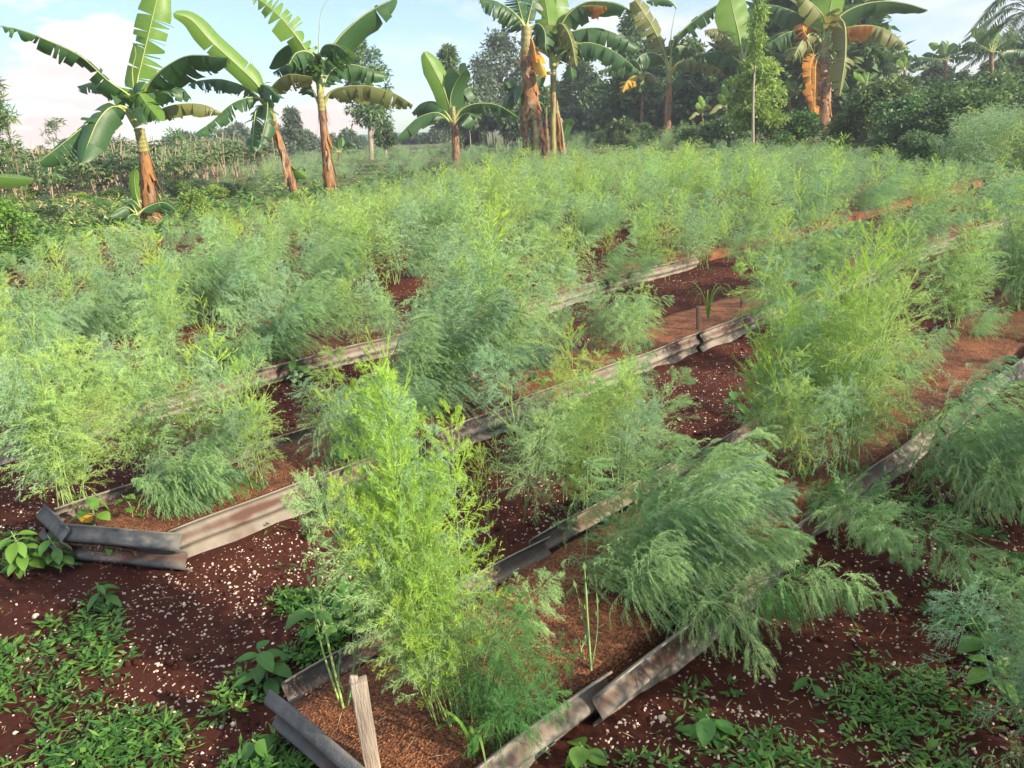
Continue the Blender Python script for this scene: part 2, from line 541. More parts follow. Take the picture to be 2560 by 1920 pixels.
def husk_material():
    m = bpy.data.materials.new('rice_husk')
    m.use_nodes = True
    nt = m.node_tree
    N, L = nt.nodes.new, nt.links.new
    bs = nt.nodes['Principled BSDF']
    geo = N('ShaderNodeNewGeometry')
    pos = geo.outputs['Position']
    vo = N('ShaderNodeTexVoronoi'); vo.inputs['Scale'].default_value = 130; L(pos, vo.inputs['Vector'])
    wn = N('ShaderNodeTexWhiteNoise'); L(vo.outputs['Position'], wn.inputs['Vector'])
    nz = N('ShaderNodeTexNoise'); nz.inputs['Scale'].default_value = 5; nz.inputs['Detail'].default_value = 8; L(pos, nz.inputs['Vector'])
    rp = N('ShaderNodeValToRGB')
    e = rp.color_ramp.elements
    e[0].position = .2; e[0].color = (.055, .018, .008, 1); e[1].position = .8; e[1].color = (.27, .105, .036, 1)
    q = e.new(.5); q.color = (.14, .048, .017, 1)
    av = N('ShaderNodeMath'); av.operation = 'MULTIPLY_ADD'; L(wn.outputs['Value'], av.inputs[0]); av.inputs[1].default_value = .55
    s2 = N('ShaderNodeMath'); s2.operation = 'MULTIPLY_ADD'; L(nz.outputs['Fac'], s2.inputs[0]); s2.inputs[1].default_value = 1.3; s2.inputs[2].default_value = -.42
    L(s2.outputs[0], av.inputs[2])
    L(av.outputs[0], rp.inputs[0])
    L(rp.outputs[0], bs.inputs['Base Color'])
    bs.inputs['Roughness'].default_value = .9
    bp = N('ShaderNodeBump'); bp.inputs['Strength'].default_value = .8; bp.inputs['Distance'].default_value = .012
    L(vo.outputs['Distance'], bp.inputs['Height']); L(bp.outputs[0], bs.inputs['Normal'])
    return m


M['soil'] = soil_material()
M['rice_husk'] = husk_material()

# ------------------------------------------------------------------ ground
def hnoise(x, y, sc, seed=0.0):
    return mnoise.noise(Vector((x * sc + seed, y * sc - seed, seed * .37)))


def sstep(a, b, x):
    t = min(1.0, max(0.0, (x - a) / (b - a)))
    return t * t * (3 - 2 * t)


def ground_z(x, y):
    if y > 16: return .035 * min(40.0, max(0.0, x)) * sstep(15, 45, y)
    return .035 * hnoise(x, y, .9) + .018 * hnoise(x, y, 4.0, 3.1) + .013 * hnoise(x, y, 9.0, 7.7)


def build_ground():
    xs = np.unique(np.concatenate([np.linspace(-300, -14, 12), np.arange(-14, -4, .4), np.arange(-4, 5, .07), np.arange(5, 16, .4), np.linspace(16, 300, 12)]).round(4))
    ys = np.unique(np.concatenate([np.linspace(-60, -1, 8), np.arange(-1, .8, .3), np.arange(.8, 6.5, .07), np.arange(6.5, 16, .4), np.concatenate([np.arange(16, 46, 3.0), np.linspace(48, 300, 12)])]).round(4))
    V = np.array([(x, y, ground_z(x, y)) for y in ys for x in xs])
    nx, ny = len(xs), len(ys)
    i = np.arange(ny - 1)[:, None] * nx
    j = np.arange(nx - 1)[None, :]
    Fq = np.stack([i + j, i + j + 1, i + nx + j + 1, i + nx + j], -1).reshape(-1, 4)
    o = link('ground', mesh_np('ground', V, Fq, M['soil'], True))
    tag(o, kind='structure')


build_ground()

BED_Z = 0.095
BEDS = []                     # (n centre, half width, s start, s end)
def bed_start(k):
    return {1: 0.0}.get(k, 0)


S1 = sn(gp(704, 1690, .2))[0]
S2 = sn(gp(120, 1285, .2))[0]
BEDS = [(+.42, .30, .2, 16), (-1.58, .345, S1, 24), (-3.48, .32, S2, 30), (-5.41, .32, -5.4, 32), (-7.27, .32, -6.6, 34), (-9.17, .32, -7, 34),
        (-11.07, .32, -5, 34), (-12.97, .32, -3, 34), (-14.87, .32, -1, 34), (-16.77, .32, 2, 34), (-18.67, .32, 5, 36), (-20.57, .32, 8, 36)]


END_LINES = {1: [sn(gp(690, 1735, .17)), sn(gp(905, 1912, .17))], 2: [sn(gp(80, 1262, .2)), sn(gp(147, 1325, .19)), sn(gp(452, 1336, .19))]}
for _k in END_LINES:          # line of the end sheets, extended straight
    _e = END_LINES[_k]
    (_s0, _n0), (_s1, _n1) = _e[-2], _e[-1]
    _e.append((_s1 + (_s1 - _s0) / (_n1 - _n0) * .6, _n1 + .6))
    (_s0, _n0), (_s1, _n1) = _e[0], _e[1]
    _e.insert(0, (_s0 - (_s1 - _s0) / (_n1 - _n0) * .6, _n0 - .6))


def build_beds():
    for k, (n0, hw, s0, s1) in enumerate(BEDS):
        step = .06 if k < 3 else .2
        ss = np.arange(s0 - (.5 if k == 1 else .4 if k == 2 else -.03), min(s1, 16 if k < 3 else s1), step)
        ed = .055 if k < 4 else .015
        ns = np.linspace(-hw + ed, hw - ed, 13 if k < 3 else 7)
        V = []
        for s in ss:
            for q in ns:
                p = SNP(s, n0 + q)
                if k in END_LINES:
                    e = END_LINES[k]
                    s_min = np.interp(n0 + q, [w[1] for w in e], [w[0] for w in e]) + .012
                    if s < s_min: p = SNP(s_min, n0 + q)
                u = q / hw
                V.append((p.x, p.y, BED_Z + .02 * (1 - u * u) + .015 * hnoise(p.x, p.y, 2.5, 1.3) + .008 * hnoise(p.x, p.y, 9, 4.2)))
        nx, ny = len(ns), len(ss)
        V = np.array(V).reshape(ny, nx, 3)
        a, b = V[:, :1].copy(), V[:, -1:].copy()
        out = (.12 if k > 3 else .0)
        a[..., :2] -= np.array(EN[:2]) * out; b[..., :2] += np.array(EN[:2]) * out
        a[..., 2] = b[..., 2] = -.05
        V = np.concatenate([a, V, b], 1)
        nx += 2
        V = V.reshape(-1, 3)
        i = np.arange(ny - 1)[:, None] * nx
        j = np.arange(nx - 1)[None, :]
        Fq = np.stack([i + j, i + j + 1, i + nx + j + 1, i + nx + j], -1).reshape(-1, 4)
        tag(link('garden_bed', mesh_np('garden_bed', np.array(V), Fq, M['rice_husk' if k < 4 else 'soil'], True)), kind='structure')


build_beds()

# ------------------------------------------------------------------ corrugated sheets edging the beds
def corrugated(length, height=.14, amp=.0175, lam=.092, thick=.006, phase=0.0):
    zs = np.linspace(-.04, height, 26)
    xs = np.linspace(0, length, max(4, int(length / .08)))
    prof = amp * np.sin(2 * math.pi * zs / lam + phase)
    mb = MB()
    sheets = []
    for off in (0, thick):
        # offset along the profile normal
        d = np.gradient(prof, zs)
        nn = np.stack([np.ones_like(d), -d], -1)
        nn /= np.linalg.norm(nn, axis=1, keepdims=True)
        a = prof + nn[:, 0] * off
        z = zs + nn[:, 1] * off
        sheets.append((a, z))
    wob = .006 * np.sin(xs * 3.1) + .004 * np.sin(xs * 7.7 + 1)
    nz = len(zs)
    V = np.zeros((2, len(xs), nz, 3))
    for q, (a, z) in enumerate(sheets):
        V[q, :, :, 0] = xs[:, None]
        V[q, :, :, 1] = a[None, :] + wob[:, None]
        V[q, :, :, 2] = z[None, :] + .5 * wob[:, None]
    nxs = len(xs)
    idx = np.arange(2 * nxs * nz).reshape(2, nxs, nz)
    def quads(a, b, c, d): return np.stack([a, b, c, d], -1).reshape(-1, 4)
    F = [quads(idx[0, :-1, :-1], idx[0, :-1, 1:], idx[0, 1:, 1:], idx[0, 1:, :-1]),
         quads(idx[1, :-1, :-1], idx[1, 1:, :-1], idx[1, 1:, 1:], idx[1, :-1, 1:]),
         quads(idx[0, :-1, -1], idx[1, :-1, -1], idx[1, 1:, -1], idx[0, 1:, -1]),
         quads(idx[0, :-1, 0], idx[0, 1:, 0], idx[1, 1:, 0], idx[1, :-1, 0]),
         quads(idx[0, 0, :-1], idx[1, 0, :-1], idx[1, 0, 1:], idx[0, 0, 1:]),
         quads(idx[0, -1, :-1], idx[0, -1, 1:], idx[1, -1, 1:], idx[1, -1, :-1])]
    return V.reshape(-1, 3), np.concatenate(F)


def sheet(p0, p1, mat_, label, height=.14, tilt=0.0, z0=.015, phase=0.0, group=None, rise=0.0):
    d = p1 - p0
    V, Fq = corrugated(d.length, height, phase=phase)
    me = mesh_np('corrugated_sheet', V, Fq, mat_, True)
    o = link('corrugated_sheet', me)
    o.location = (p0.x, p0.y, z0)
    o.rotation_euler = (tilt, -rise, math.atan2(d.y, d.x))
    tag(o, label, 'roofing sheet', group)
    return o


SIDE_LABEL = [
    ('near', 'first'), ]


def build_sheets():
    rng = random.Random(3)
    g = 'corrugated sheets edging the garden beds'
    # bed 1, right side: runs towards the upper right of the picture
    n0, hw, s0, s1 = BEDS[1]
    nr, nl = n0 + hw, n0 - hw
    sA = sn(gp(1545, 1655, .2))[0]
    sB = sn(gp(2000, 1330, .2))[0]
    sheet(SNP(s0 - .5, nr + .0), SNP(sA, nr + .0), M['sheet'], 'pale corrugated sheet along the right side of the nearest bed, in the bottom foreground', group=g, phase=.4)
    sheet(SNP(sA - .10, nr + .045), SNP(sB, nr + .05), M['sheet'], 'weathered corrugated sheet of the nearest bed, its torn end overlapping the foreground sheet', group=g, z0=.01, phase=.6)
    sheet(SNP(sB - .1, nr + .01), SNP(sB + 1.7, nr + .0), M['sheet'], 'corrugated sheet at the right of the nearest bed, under the dark drooping asparagus fronds', group=g, phase=.4, z0=.01)
    sheet(SNP(sB + 1.65, nr + .04), SNP(sB + 3.6, nr + .03), M['sheet'], 'long bare corrugated sheet near the right edge of the photo, fourth along the nearest bed', group=g, phase=.2, z0=.0)
    sheet(SNP(sB + 3.55, nr), SNP(sB + 5.4, nr), M['sheet'], 'corrugated sheet edging the nearest bed where it leaves the photo at the right', group=g, phase=.3)
    # bed 1, left side
    sC = sn(gp(1000, 1535, .2))[0]
    sheet(SNP(s0 + .02, nl), SNP(sC + .75, nl), M['sheet'], 'grey brown corrugated sheet left of the nearest bed, beside the thin asparagus spears', group=g, phase=0.86, z0=.01)
    sheet(SNP(sC + .7, nl - .03), SNP(sC + 2.5, nl - .02), M['sheet'], 'corrugated sheet on the left of the nearest bed, behind the bright yellow green asparagus', group=g, phase=0.80, z0=.01)
    sheet(SNP(sC + 2.45, nl), SNP(sC + 4.4, nl), M['sheet'], 'half hidden corrugated sheet left of the nearest bed, beyond the big asparagus dome', group=g, phase=0.86, z0=.01)
    # bed 1, near end: shaded sheet, darkened in its colour
    a = gp(690, 1735, .17); b = gp(905, 1912, .17)
    dd = (b - a).normalized()
    sheet(a - dd * .02, b + dd * .12, M['sheet_shaded'], 'shaded dark grey corrugated sheet closing the nearest bed beside the timber post', phase=0.93, z0=.0, tilt=.12, height=.18)
    # bed 2
    n0, hw, s0, s1 = BEDS[2]
    nr, nl = n0 + hw, n0 - hw
    q0 = sn(gp(425, 1312, .2))[0]
    cuts = [q0, sn(gp(830, 1160, .2))[0], sn(gp(1290, 980, .2))[0], sn(gp(1745, 808, .2))[0], sn(gp(1960, 730, .2))[0] + .6]
    words = ['corrugated sheet on the right of the second bed, under the wind combed dome of fronds',
             'red stained corrugated sheet of the second bed, left of the brightest asparagus',
             'corrugated sheet of the second bed just right of a short dark stake',
             'corrugated sheet of the second bed, far end, by two dark stakes and bare orange mulch']
    for i in range(4):
        sheet(SNP(cuts[i] - (.06 if i else 0), nr + (.035 if i % 2 else 0)), SNP(cuts[i + 1], nr + (.03 if i % 2 else 0)), M['sheet'], words[i], group=g, phase=[.45, .75, .55, .4][i], z0=.01 + .008 * (i % 2))
    for i in range(3):
        sheet(SNP(cuts[-1] + 1.9 * i, nr), SNP(cuts[-1] + 1.9 * (i + 1) + .05, nr + .02), M['sheet'], ['corrugated sheet of the second bed, mostly hidden by tall spiky asparagus at right', 'farther corrugated sheet of the second bed, glimpsed between asparagus plants at right', 'last corrugated sheet of the second bed visible before the bushes at right'][i], group=g, phase=.5, z0=.01)
    sheet(SNP(s0 + .05, nl), SNP(s0 + 1.6, nl), M['sheet'], 'corrugated sheet on the far left side of the second bed, behind the leafy weed', group=g, phase=0.82, z0=.01)
    sheet(SNP(s0 + 1.55, nl - .03), SNP(s0 + 3.4, nl - .02), M['sheet'], 'corrugated sheet on the left of the second bed, hidden under feathery asparagus', group=g, phase=0.82, z0=.01)
    # bed 2 near end: two shaded pieces, darkened in their colour
    a = gp(147, 1312, .19); b = gp(452, 1336, .19)
    sheet(a, b, M['sheet_shaded'], 'shaded dark grey corrugated sheet across the second bed near end, wavy at its cut end', phase=0.98, tilt=.10, height=.2, z0=-.01)
    a = gp(80, 1262, .2); b = gp(146, 1335, .18)
    sheet(a, b, M['sheet_shaded'], 'short shaded dark corrugated piece at the left corner of the second bed', phase=0.93, tilt=-.1, height=.2, z0=-.01)
    # bed 3 and beyond
    names = {3: 'third', 4: 'fourth', 5: 'fifth'}
    for k in (3,):
        n0, hw, s0, s1 = BEDS[k]
        nr = n0 + hw
        sa = s0
        i = 0
        where = ['at its left end', 'left of the large domed asparagus', 'under the large domed asparagus', 'in the middle of the field', 'right of the middle', 'towards the right', 'far to the right']
        while sa < s0 + 11.5:
            sheet(SNP(sa, nr + .02 * (i % 2)), SNP(sa + 1.93, nr + .02 * (i % 2)), M['sheet'], f'corrugated sheet edging the {names[k]} bed, {where[i]}', group=g, phase=.95 + .15 * (i % 3), z0=.01 + .008 * (i % 2))
            sa += 1.88
            i += 1


build_sheets()


def stake(p, h, w, mat_, label, lean=(0, 0), rz=0, post=False):
    mb = MB()
    n = 9
    zs = np.linspace(-.05, h, n)
    for q in range(1):
        V = []
        for i, z in enumerate(zs):
            for a, b in ((-1, -1), (1, -1), (1, 1), (-1, 1)):
                jx = .04 * w * hnoise(a * 3 + z * 5, b * 3, 2.0, w * 50)
                top = (.02 * a * w * 8 if i == n - 1 else 0) if post else 0
                V.append((a * w / 2 + jx, b * w * .36 + jx * .5, z + top * .3))
        F = []
        for i in range(n - 1):
            for j in range(4):
                F.append([i * 4 + j, i * 4 + (j + 1) % 4, i * 4 + 4 + (j + 1) % 4, i * 4 + 4 + j])
        F.append([(n - 1) * 4 + j for j in range(4)])
        F.append([3, 2, 1, 0])
        mb.add(V, F)
    if post:   # weathered broken chips left at the sawn top
        mb.box((-.012, .0, h + .006), (w * .5, w * .3, .02), Matrix.Rotation(.3, 3, 'Y'))
    me = mb.mesh('wooden_stake', mat_)
    o = link('timber_post' if post else 'wooden_stake', me)
    o.location = p
    o.rotation_euler = (lean[0], lean[1], rz)
    bv = o.modifiers.new('bevel', 'BEVEL'); bv.width = .003; bv.segments = 2
    tag(o, label, 'post' if post else 'stake')
    return o


pp = at(940, 1960, 1.62); pp.z = 0
top_h = at(922, 1705, 1.62).z
stake(pp, top_h, .042, M['timber'], 'upright weathered timber post standing inside the near corner of the nearest bed', lean=(-.03, -.02), rz=.25, post=True)
for (x, y0, y1, w_, lab) in ((1290, 1030, 968, .022, 'short dark stake against the corrugated sheet, behind the bright yellow green spikes'),
                             (1747, 858, 806, .03, 'dark stake at the joint of two pale sheets beside bare orange mulch'),
                             (1853, 800, 752, .022, 'thin dark stake beside the sheet, right of the bare orange mulch'),
                             (728, 935, 880, .03, 'small dark stake in front of the third bed sheet, behind a low weed')):
    p = gp(x, y0, .0)
    stake(p, .30, w_, M['timber_dark'], lab, lean=(random.uniform(-.08, .08), random.uniform(-.06, .06)))

# ------------------------------------------------------------------ asparagus
WIND = np.array([.86, -.42, 0.0])
UP = np.array([0, 0, 1.0])


def norm(a):
    return a / (np.linalg.norm(a, axis=-1, keepdims=True) + 1e-9)


def frond(seed, L=1.1, lean=.15, arch=.6, az=0.0, nb=34, bl=.34, belev=.5, droop=.5, wind=0.0, nbl=9, bll=.09, nn=24, nlen=.013, nw=.0016, t0=.2, cling=.45, lod=1.0, srad=.0045, bw=.0014):
    """one asparagus shoot: returns (stem V,F) and (feathery foliage V,F)"""
    rg = np.random.default_rng(seed)
    K = 18
    t = np.linspace(0, 1, K)
    ang = lean + arch * t ** 1.7 + .05 * np.cumsum(rg.standard_normal(K)) / 2
    a2 = az + .12 * np.cumsum(rg.standard_normal(K)) / 3
    d = np.stack([np.sin(ang) * np.cos(a2), np.sin(ang) * np.sin(a2), np.cos(ang)], -1)
    P = np.concatenate([[[0, 0, 0]], np.cumsum((d[1:] + d[:-1]) / 2 * (L / (K - 1)), axis=0)])
    stem = MB()
    rad = srad * (1 - .82 * t)
    stem.tube(P, rad, 5 if lod > .5 else 4, cap=False)
    # side branches
    tb = t0 + (1 - t0) * np.sort(rg.random(nb)) ** .92
    def interp(A, x):
        return np.stack([np.interp(x, t, A[:, q]) for q in range(3)], -1)
    bp, bd = interp(P, tb), norm(interp(d, tb))
    aa = np.arange(nb) * 2.39996 + rg.random(nb) * .6
    ref = norm(np.cross(bd, np.array([.1, .99, .07])))
    ref2 = np.cross(bd, ref)
    radial = ref * np.cos(aa)[:, None] + ref2 * np.sin(aa)[:, None]
    be = belev + .18 * rg.standard_normal(nb)
    dirb = norm(radial * np.cos(be)[:, None] + bd * np.sin(be)[:, None])
    u = (tb - t0) / (1 - t0)
    prof = (.35 + .65 * np.minimum(1, u * 3.5)) * (1.05 - u) ** .7 + .05
    lb = bl * L * prof * (.75 + .5 * rg.random(nb))
    KB = 7
    sb = np.linspace(0, 1, KB)
    B = np.zeros((nb, KB, 3))
    B[:, 0] = bp
    D = np.zeros((nb, KB, 3)); D[:, 0] = dirb
    cur = dirb.copy()
    for k in range(1, KB):
        cur = norm(cur + (-UP * droop + WIND * wind) / (KB - 1) + .09 * rg.standard_normal((nb, 3)))
        B[:, k] = B[:, k - 1] + cur * (lb / (KB - 1))[:, None]
        D[:, k] = cur
    Vs, Fs, nv = [], [], 0

    def strips(P0, P1, w0, w1):
        """thin three-cornered twigs from P0 to P1"""
        nonlocal nv
        dd = norm(P1 - P0)
        s = norm(np.cross(dd, rg.standard_normal(dd.shape)))
        V = np.stack([P0 - s * w0, P0 + s * w0, P1 + s * w1, P1 - s * w1], 1)
        m = len(V)
        Fq = np.arange(m * 4).reshape(m, 4)
        return V.reshape(-1, 3), Fq
    # branches as flat ribbons crossing at random angles
    q0 = B[:, :-1].reshape(-1, 3); q1 = B[:, 1:].reshape(-1, 3)
    wv = np.repeat(bw * (1 - .7 * sb[:-1])[None, :], nb, 0).reshape(-1, 1)
    V, Fq = strips(q0, q1, wv, wv * .8)
    bV, bF = V, Fq
    # branchlets
    x = (np.arange(nbl)[None, :] + rg.random((nb, nbl))) / nbl * .86 + .14
    xi = x * (KB - 1)
    i0 = np.clip(xi.astype(int), 0, KB - 2)
    fr = (xi - i0)[..., None]
    ib = np.arange(nb)[:, None]
    lp = (B[ib, i0] * (1 - fr) + B[ib, i0 + 1] * fr).reshape(-1, 3)
    ld = D[ib, i0].reshape(-1, 3)
    rv = rg.standard_normal(ld.shape)
    side = norm(np.cross(ld, rv))
    ldir = norm(ld * (.55 + cling) + side * (1.0 - .75 * cling) - UP * droop * .35 + WIND * wind * .45)
    ll = (bll * (1.15 - .75 * x) * (.7 + .6 * rg.random(x.shape))).reshape(-1, 1) * np.minimum(1, (lb / (bl * L * .45)))[:, None].repeat(nbl, 0).reshape(-1, 1)
    lend = lp + ldir * ll
    V2, F2 = strips(lp, lend, bw * .55, bw * .3)
    # needles on branchlets and on the branches themselves
    m = len(lp)
    xx = rg.random((m, nn, 1)) * .97 + .03
    sag = -UP * droop * .25 + WIND * wind * .2
    np0 = (lp[:, None] + ldir[:, None] * ll[:, None] * xx + sag * (xx ** 2) * ll[:, None]).reshape(-1, 3)
    nd0 = np.repeat(ldir[:, None], nn, 1).reshape(-1, 3)
    rv = norm(rg.standard_normal(nd0.shape))
    nd = norm(nd0 * (.35 + cling) + rv * (1.05 - .55 * cling))
    le = nlen * (.55 + .75 * rg.random((len(np0), 1)))
    sd = norm(np.cross(nd, rg.standard_normal(nd.shape))) * (nw / 2)
    V3 = np.stack([np0 - sd, np0 + sd, np0 + nd * le], 1).reshape(-1, 3)
    F3 = np.arange(len(V3)).reshape(-1, 3)
    mm = MB()
    mm.add(bV, bF); mm.add(V2, F2); mm.add(V3, F3)
    return stem, mm


LIB = {}


def make_lib(style, count, stem_mat, fol_mats, **kw):
    for lod, sc in (('hi', 1.0), ('mid', .55), ('low', .28), ('tiny', .2)):
        lst = []
        for i in range(count if lod != 'hi' else count):
            k = dict(kw)
            lean = k.pop('leans')[i % len(kw['leans'])]
            arch = k.pop('archs')[i % len(kw['archs'])]
            if 'azs' in k:
                k['az'] = k.pop('azs')[i % len(kw['azs'])]
            if lod == 'tiny':
                k['nb'] = int(k['nb'] * .5); k['nn'] = 5; k['nw'] *= 6.5; k['nlen'] *= 2.2; k['nbl'] = 4; k['bw'] *= 3.5
            elif lod == 'mid':
                k['nb'] = int(k['nb'] * .8); k['nn'] = max(4, int(k['nn'] * .6)); k['nw'] *= 1.6; k['nlen'] *= 1.2; k['nbl'] = int(k['nbl'] * .85); k['bw'] *= 1.3
            elif lod == 'low':
                k['nb'] = int(k['nb'] * .65); k['nn'] = max(3, int(k['nn'] * .34)); k['nw'] *= 2.6; k['nlen'] *= 1.5; k['nbl'] = max(3, int(k['nbl'] * .65)); k['bw'] *= 2.2
            st, fo = frond((sum(map(ord, style)) * 31 + i * 7), lean=lean, arch=arch, lod=sc, **k)
            sm = st.mesh('stem_' + style, stem_mat, True)
            fm = fo.mesh('feathery_foliage_' + style, fol_mats[i % len(fol_mats)])
            lst.append((sm, fm, k.get('az', 0.0)))
        LIB[(style, lod)] = lst


BW = .0011
# wind-combed domes: shoots fall over to the right, side shoots hang like hair
make_lib('dome', 9, M['stem'], [M['fern_blue'], M['fern_green'], M['fern_blue'], M['fern_green']], L=1.05, leans=[.05, .3, .5, .2, .45, .15, .4, .6, .25], archs=[1.0, 1.15, 1.0, 1.3, .9, .8, 1.1, .9, 1.4],
         azs=[-.5, -.1, .8, -1.2, 1.7, -.4, -2.3, 2.7, .2], nb=84, bl=.36, belev=.45, droop=1.35, wind=1.05, nbl=18, bll=.058, nn=26, nlen=.013, nw=.0012, t0=.12, cling=.66, bw=.0008)
make_lib('comb', 9, M['stem'], [M['fern_blue'], M['fern_green'], M['fern_green']], L=1.05, leans=[.05, .25, .4, .55, .3, .15, .45, .2, .6], archs=[.9, 1.1, 1.1, 1.0, 1.3, 1.0, .8, 1.4, .7],
         azs=[-.5, -.1, .5, -.3, 1.1, -1.0, -.6, .2, .0], nb=84, bl=.36, belev=.45, droop=1.1, wind=1.5, nbl=18, bll=.055, nn=26, nlen=.013, nw=.0012, t0=.12, cling=.72, bw=.0008)
# shoots fallen flat over the edge of a bed
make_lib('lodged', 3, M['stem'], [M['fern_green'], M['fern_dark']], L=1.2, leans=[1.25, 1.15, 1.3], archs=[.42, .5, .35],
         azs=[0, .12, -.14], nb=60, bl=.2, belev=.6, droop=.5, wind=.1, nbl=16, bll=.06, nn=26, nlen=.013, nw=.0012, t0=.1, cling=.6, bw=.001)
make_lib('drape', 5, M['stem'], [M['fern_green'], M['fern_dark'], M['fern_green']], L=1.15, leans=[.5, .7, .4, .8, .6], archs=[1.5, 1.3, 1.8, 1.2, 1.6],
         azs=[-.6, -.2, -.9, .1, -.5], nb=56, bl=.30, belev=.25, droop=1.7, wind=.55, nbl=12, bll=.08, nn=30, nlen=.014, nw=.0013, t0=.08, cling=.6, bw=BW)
# upright new growth: wiry ascending branches with few needles
make_lib('spike', 5, M['stem_yellow'], [M['fern_lime'], M['fern_yellow'], M['fern_lime']], L=1.2, leans=[.05, .12, .2, .08, .16], archs=[.1, .25, .2, -.1, .3],
         azs=[0, 1.3, 2.6, 3.9, 5.2], nb=30, bl=.26, belev=.75, droop=-.35, wind=.1, nbl=10, bll=.07, nn=12, nlen=.012, nw=.0018, t0=.35, cling=.85, bw=.0022)
# bushy: fans of plumes in all directions
make_lib('bushy', 6, M['stem'], [M['fern_green'], M['fern_blue'], M['fern_green'], M['fern_yellow']], L=1.1, leans=[.08, .2, .28, .15, .3, .22], archs=[.35, .4, .55, .3, .5, .6],
         azs=[0, 1.05, 2.1, 3.14, 4.2, 5.25], nb=58, bl=.34, belev=.5, droop=.6, wind=.35, nbl=16, bll=.07, nn=28, nlen=.013, nw=.0012, t0=.2, cling=.45, bw=.0012)
# bright yellow-green bush
make_lib('bright', 6, M['stem_yellow'], [M['fern_yellow'], M['fern_green'], M['fern_yellow']], L=1.15, leans=[.05, .15, .25, .12, .3, .2], archs=[.2, .4, .5, .2, .5, .3],
         azs=[0, 1.05, 2.1, 3.14, 4.2, 5.25], nb=58, bl=.30, belev=.6, droop=.25, wind=.15, nbl=16, bll=.07, nn=26, nlen=.013, nw=.0013, t0=.18, cling=.5, bw=.0014)
make_lib('lime', 6, M['stem_yellow'], [M['fern_lime'], M['fern_green'], M['fern_lime']], L=1.15, leans=[.05, .15, .25, .12, .3, .2], archs=[.2, .4, .5, .2, .5, .3],
         azs=[0, 1.05, 2.1, 3.14, 4.2, 5.25], nb=58, bl=.30, belev=.6, droop=.25, wind=.15, nbl=16, bll=.07, nn=26, nlen=.013, nw=.0013, t0=.18, cling=.5, bw=.0014)
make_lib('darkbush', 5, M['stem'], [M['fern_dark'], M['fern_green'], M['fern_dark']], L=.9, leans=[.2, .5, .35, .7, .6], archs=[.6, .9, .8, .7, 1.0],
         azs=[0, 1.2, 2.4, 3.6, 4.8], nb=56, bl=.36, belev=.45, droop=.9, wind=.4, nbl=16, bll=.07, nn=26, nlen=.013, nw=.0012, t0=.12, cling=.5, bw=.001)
# low sage-coloured fluffy mound
make_lib('mound', 4, M['stem'], [M['fern_blue']], L=.6, leans=[.1, .4, .6, .3], archs=[.7, .7, .6, .9],
         azs=[0, 1.6, 3.1, 4.7], nb=34, bl=.45, belev=.45, droop=.5, wind=.1, nbl=10, bll=.08, nn=18, nlen=.012, nw=.0018, t0=.12, cling=.3, bw=BW)
make_lib('brown', 3, M['stem_yellow'], [M['fern_brown'], M['fern_dark']], L=.8, leans=[.3, .5, .2], archs=[1.2, .8, 1.3],
         azs=[-.3, .4, 2.5], nb=30, bl=.36, belev=.35, droop=.9, wind=.5, nbl=9, bll=.08, nn=14, nlen=.013, nw=.0017, t0=.15, cling=.5, bw=BW)

N_PLANTS = 0
ARNG = random.Random(11)


def asparagus(p, mix, height, label, group=None, rot=None, spread=.09, lod=None, sq=1.0, arc=None, tilt=(0, 0)):
    """mix: list of (style, count). One plant: an Empty with stems, each stem carrying its foliage"""
    global N_PLANTS
    N_PLANTS += 1
    dist = (Vector(p) - Vector((0, 0, CAM_H))).length
    if lod is None:
        lod = 'hi' if dist < 4.2 else ('mid' if dist < 8.5 else 'low')
    root = empty('asparagus_plant', p, 0)
    root.rotation_euler = (tilt[0], tilt[1], 0)
    tag(root, label, 'asparagus', group)
    ref = {'mound': .55, 'brown': .65}
    for style, cnt in mix:
        lib = LIB[(style, lod)]
        windy = style in ('dome', 'drape', 'comb')
        for i in range(cnt):
            sm, fm, faz = lib[(i + ARNG.randrange(len(lib))) % len(lib)] if cnt < 4 else lib[i % len(lib)]
            st = link('stem', sm, root)
            a = ARNG.uniform(0, 6.283)
            r = spread * math.sqrt(ARNG.random())
            st.location = (r * math.cos(a), r * math.sin(a), -.03)
            st.rotation_euler = (ARNG.uniform(-.07, .07), ARNG.uniform(-.07, .07), (rot if rot is not None else 0) + (ARNG.uniform(-.55, .55) if windy else ARNG.uniform(0, 6.283)))
            if arc is not None and not windy:
                if style == 'lodged': faz = 0.0
                st.rotation_euler[2] = arc[0] + ARNG.uniform(-arc[1], arc[1]) - faz
            s = height * (ARNG.uniform(.6, 1.06) if style in ('dome', 'comb') else ARNG.uniform(.74, 1.08)) / ref.get(style, 1.0)
            st.scale = (s * sq, s * sq, s)
            link('feathery_foliage', fm, st)
    return root


HERO = []


VH = {'bright': 1.06, 'bushy': .98, 'dome': .78, 'drape': .5, 'spike': 1.15, 'mound': .92, 'brown': .75, 'darkbush': .7, 'comb': .78, 'lodged': .5, 'lime': 1.06}


def hero(px, py, mix, h, label, z=BED_Z, **kw):
    """h over 3 is the image row that the top of the plant reaches"""
    p = gp(px, py, z)
    if h > 3:
        H = at(px, h, p.y).z - z
        h = H / max(VH[m_[0]] for m_ in mix) / 1.03
    HERO.append(p)
    return asparagus(p, mix, h, label, **kw)


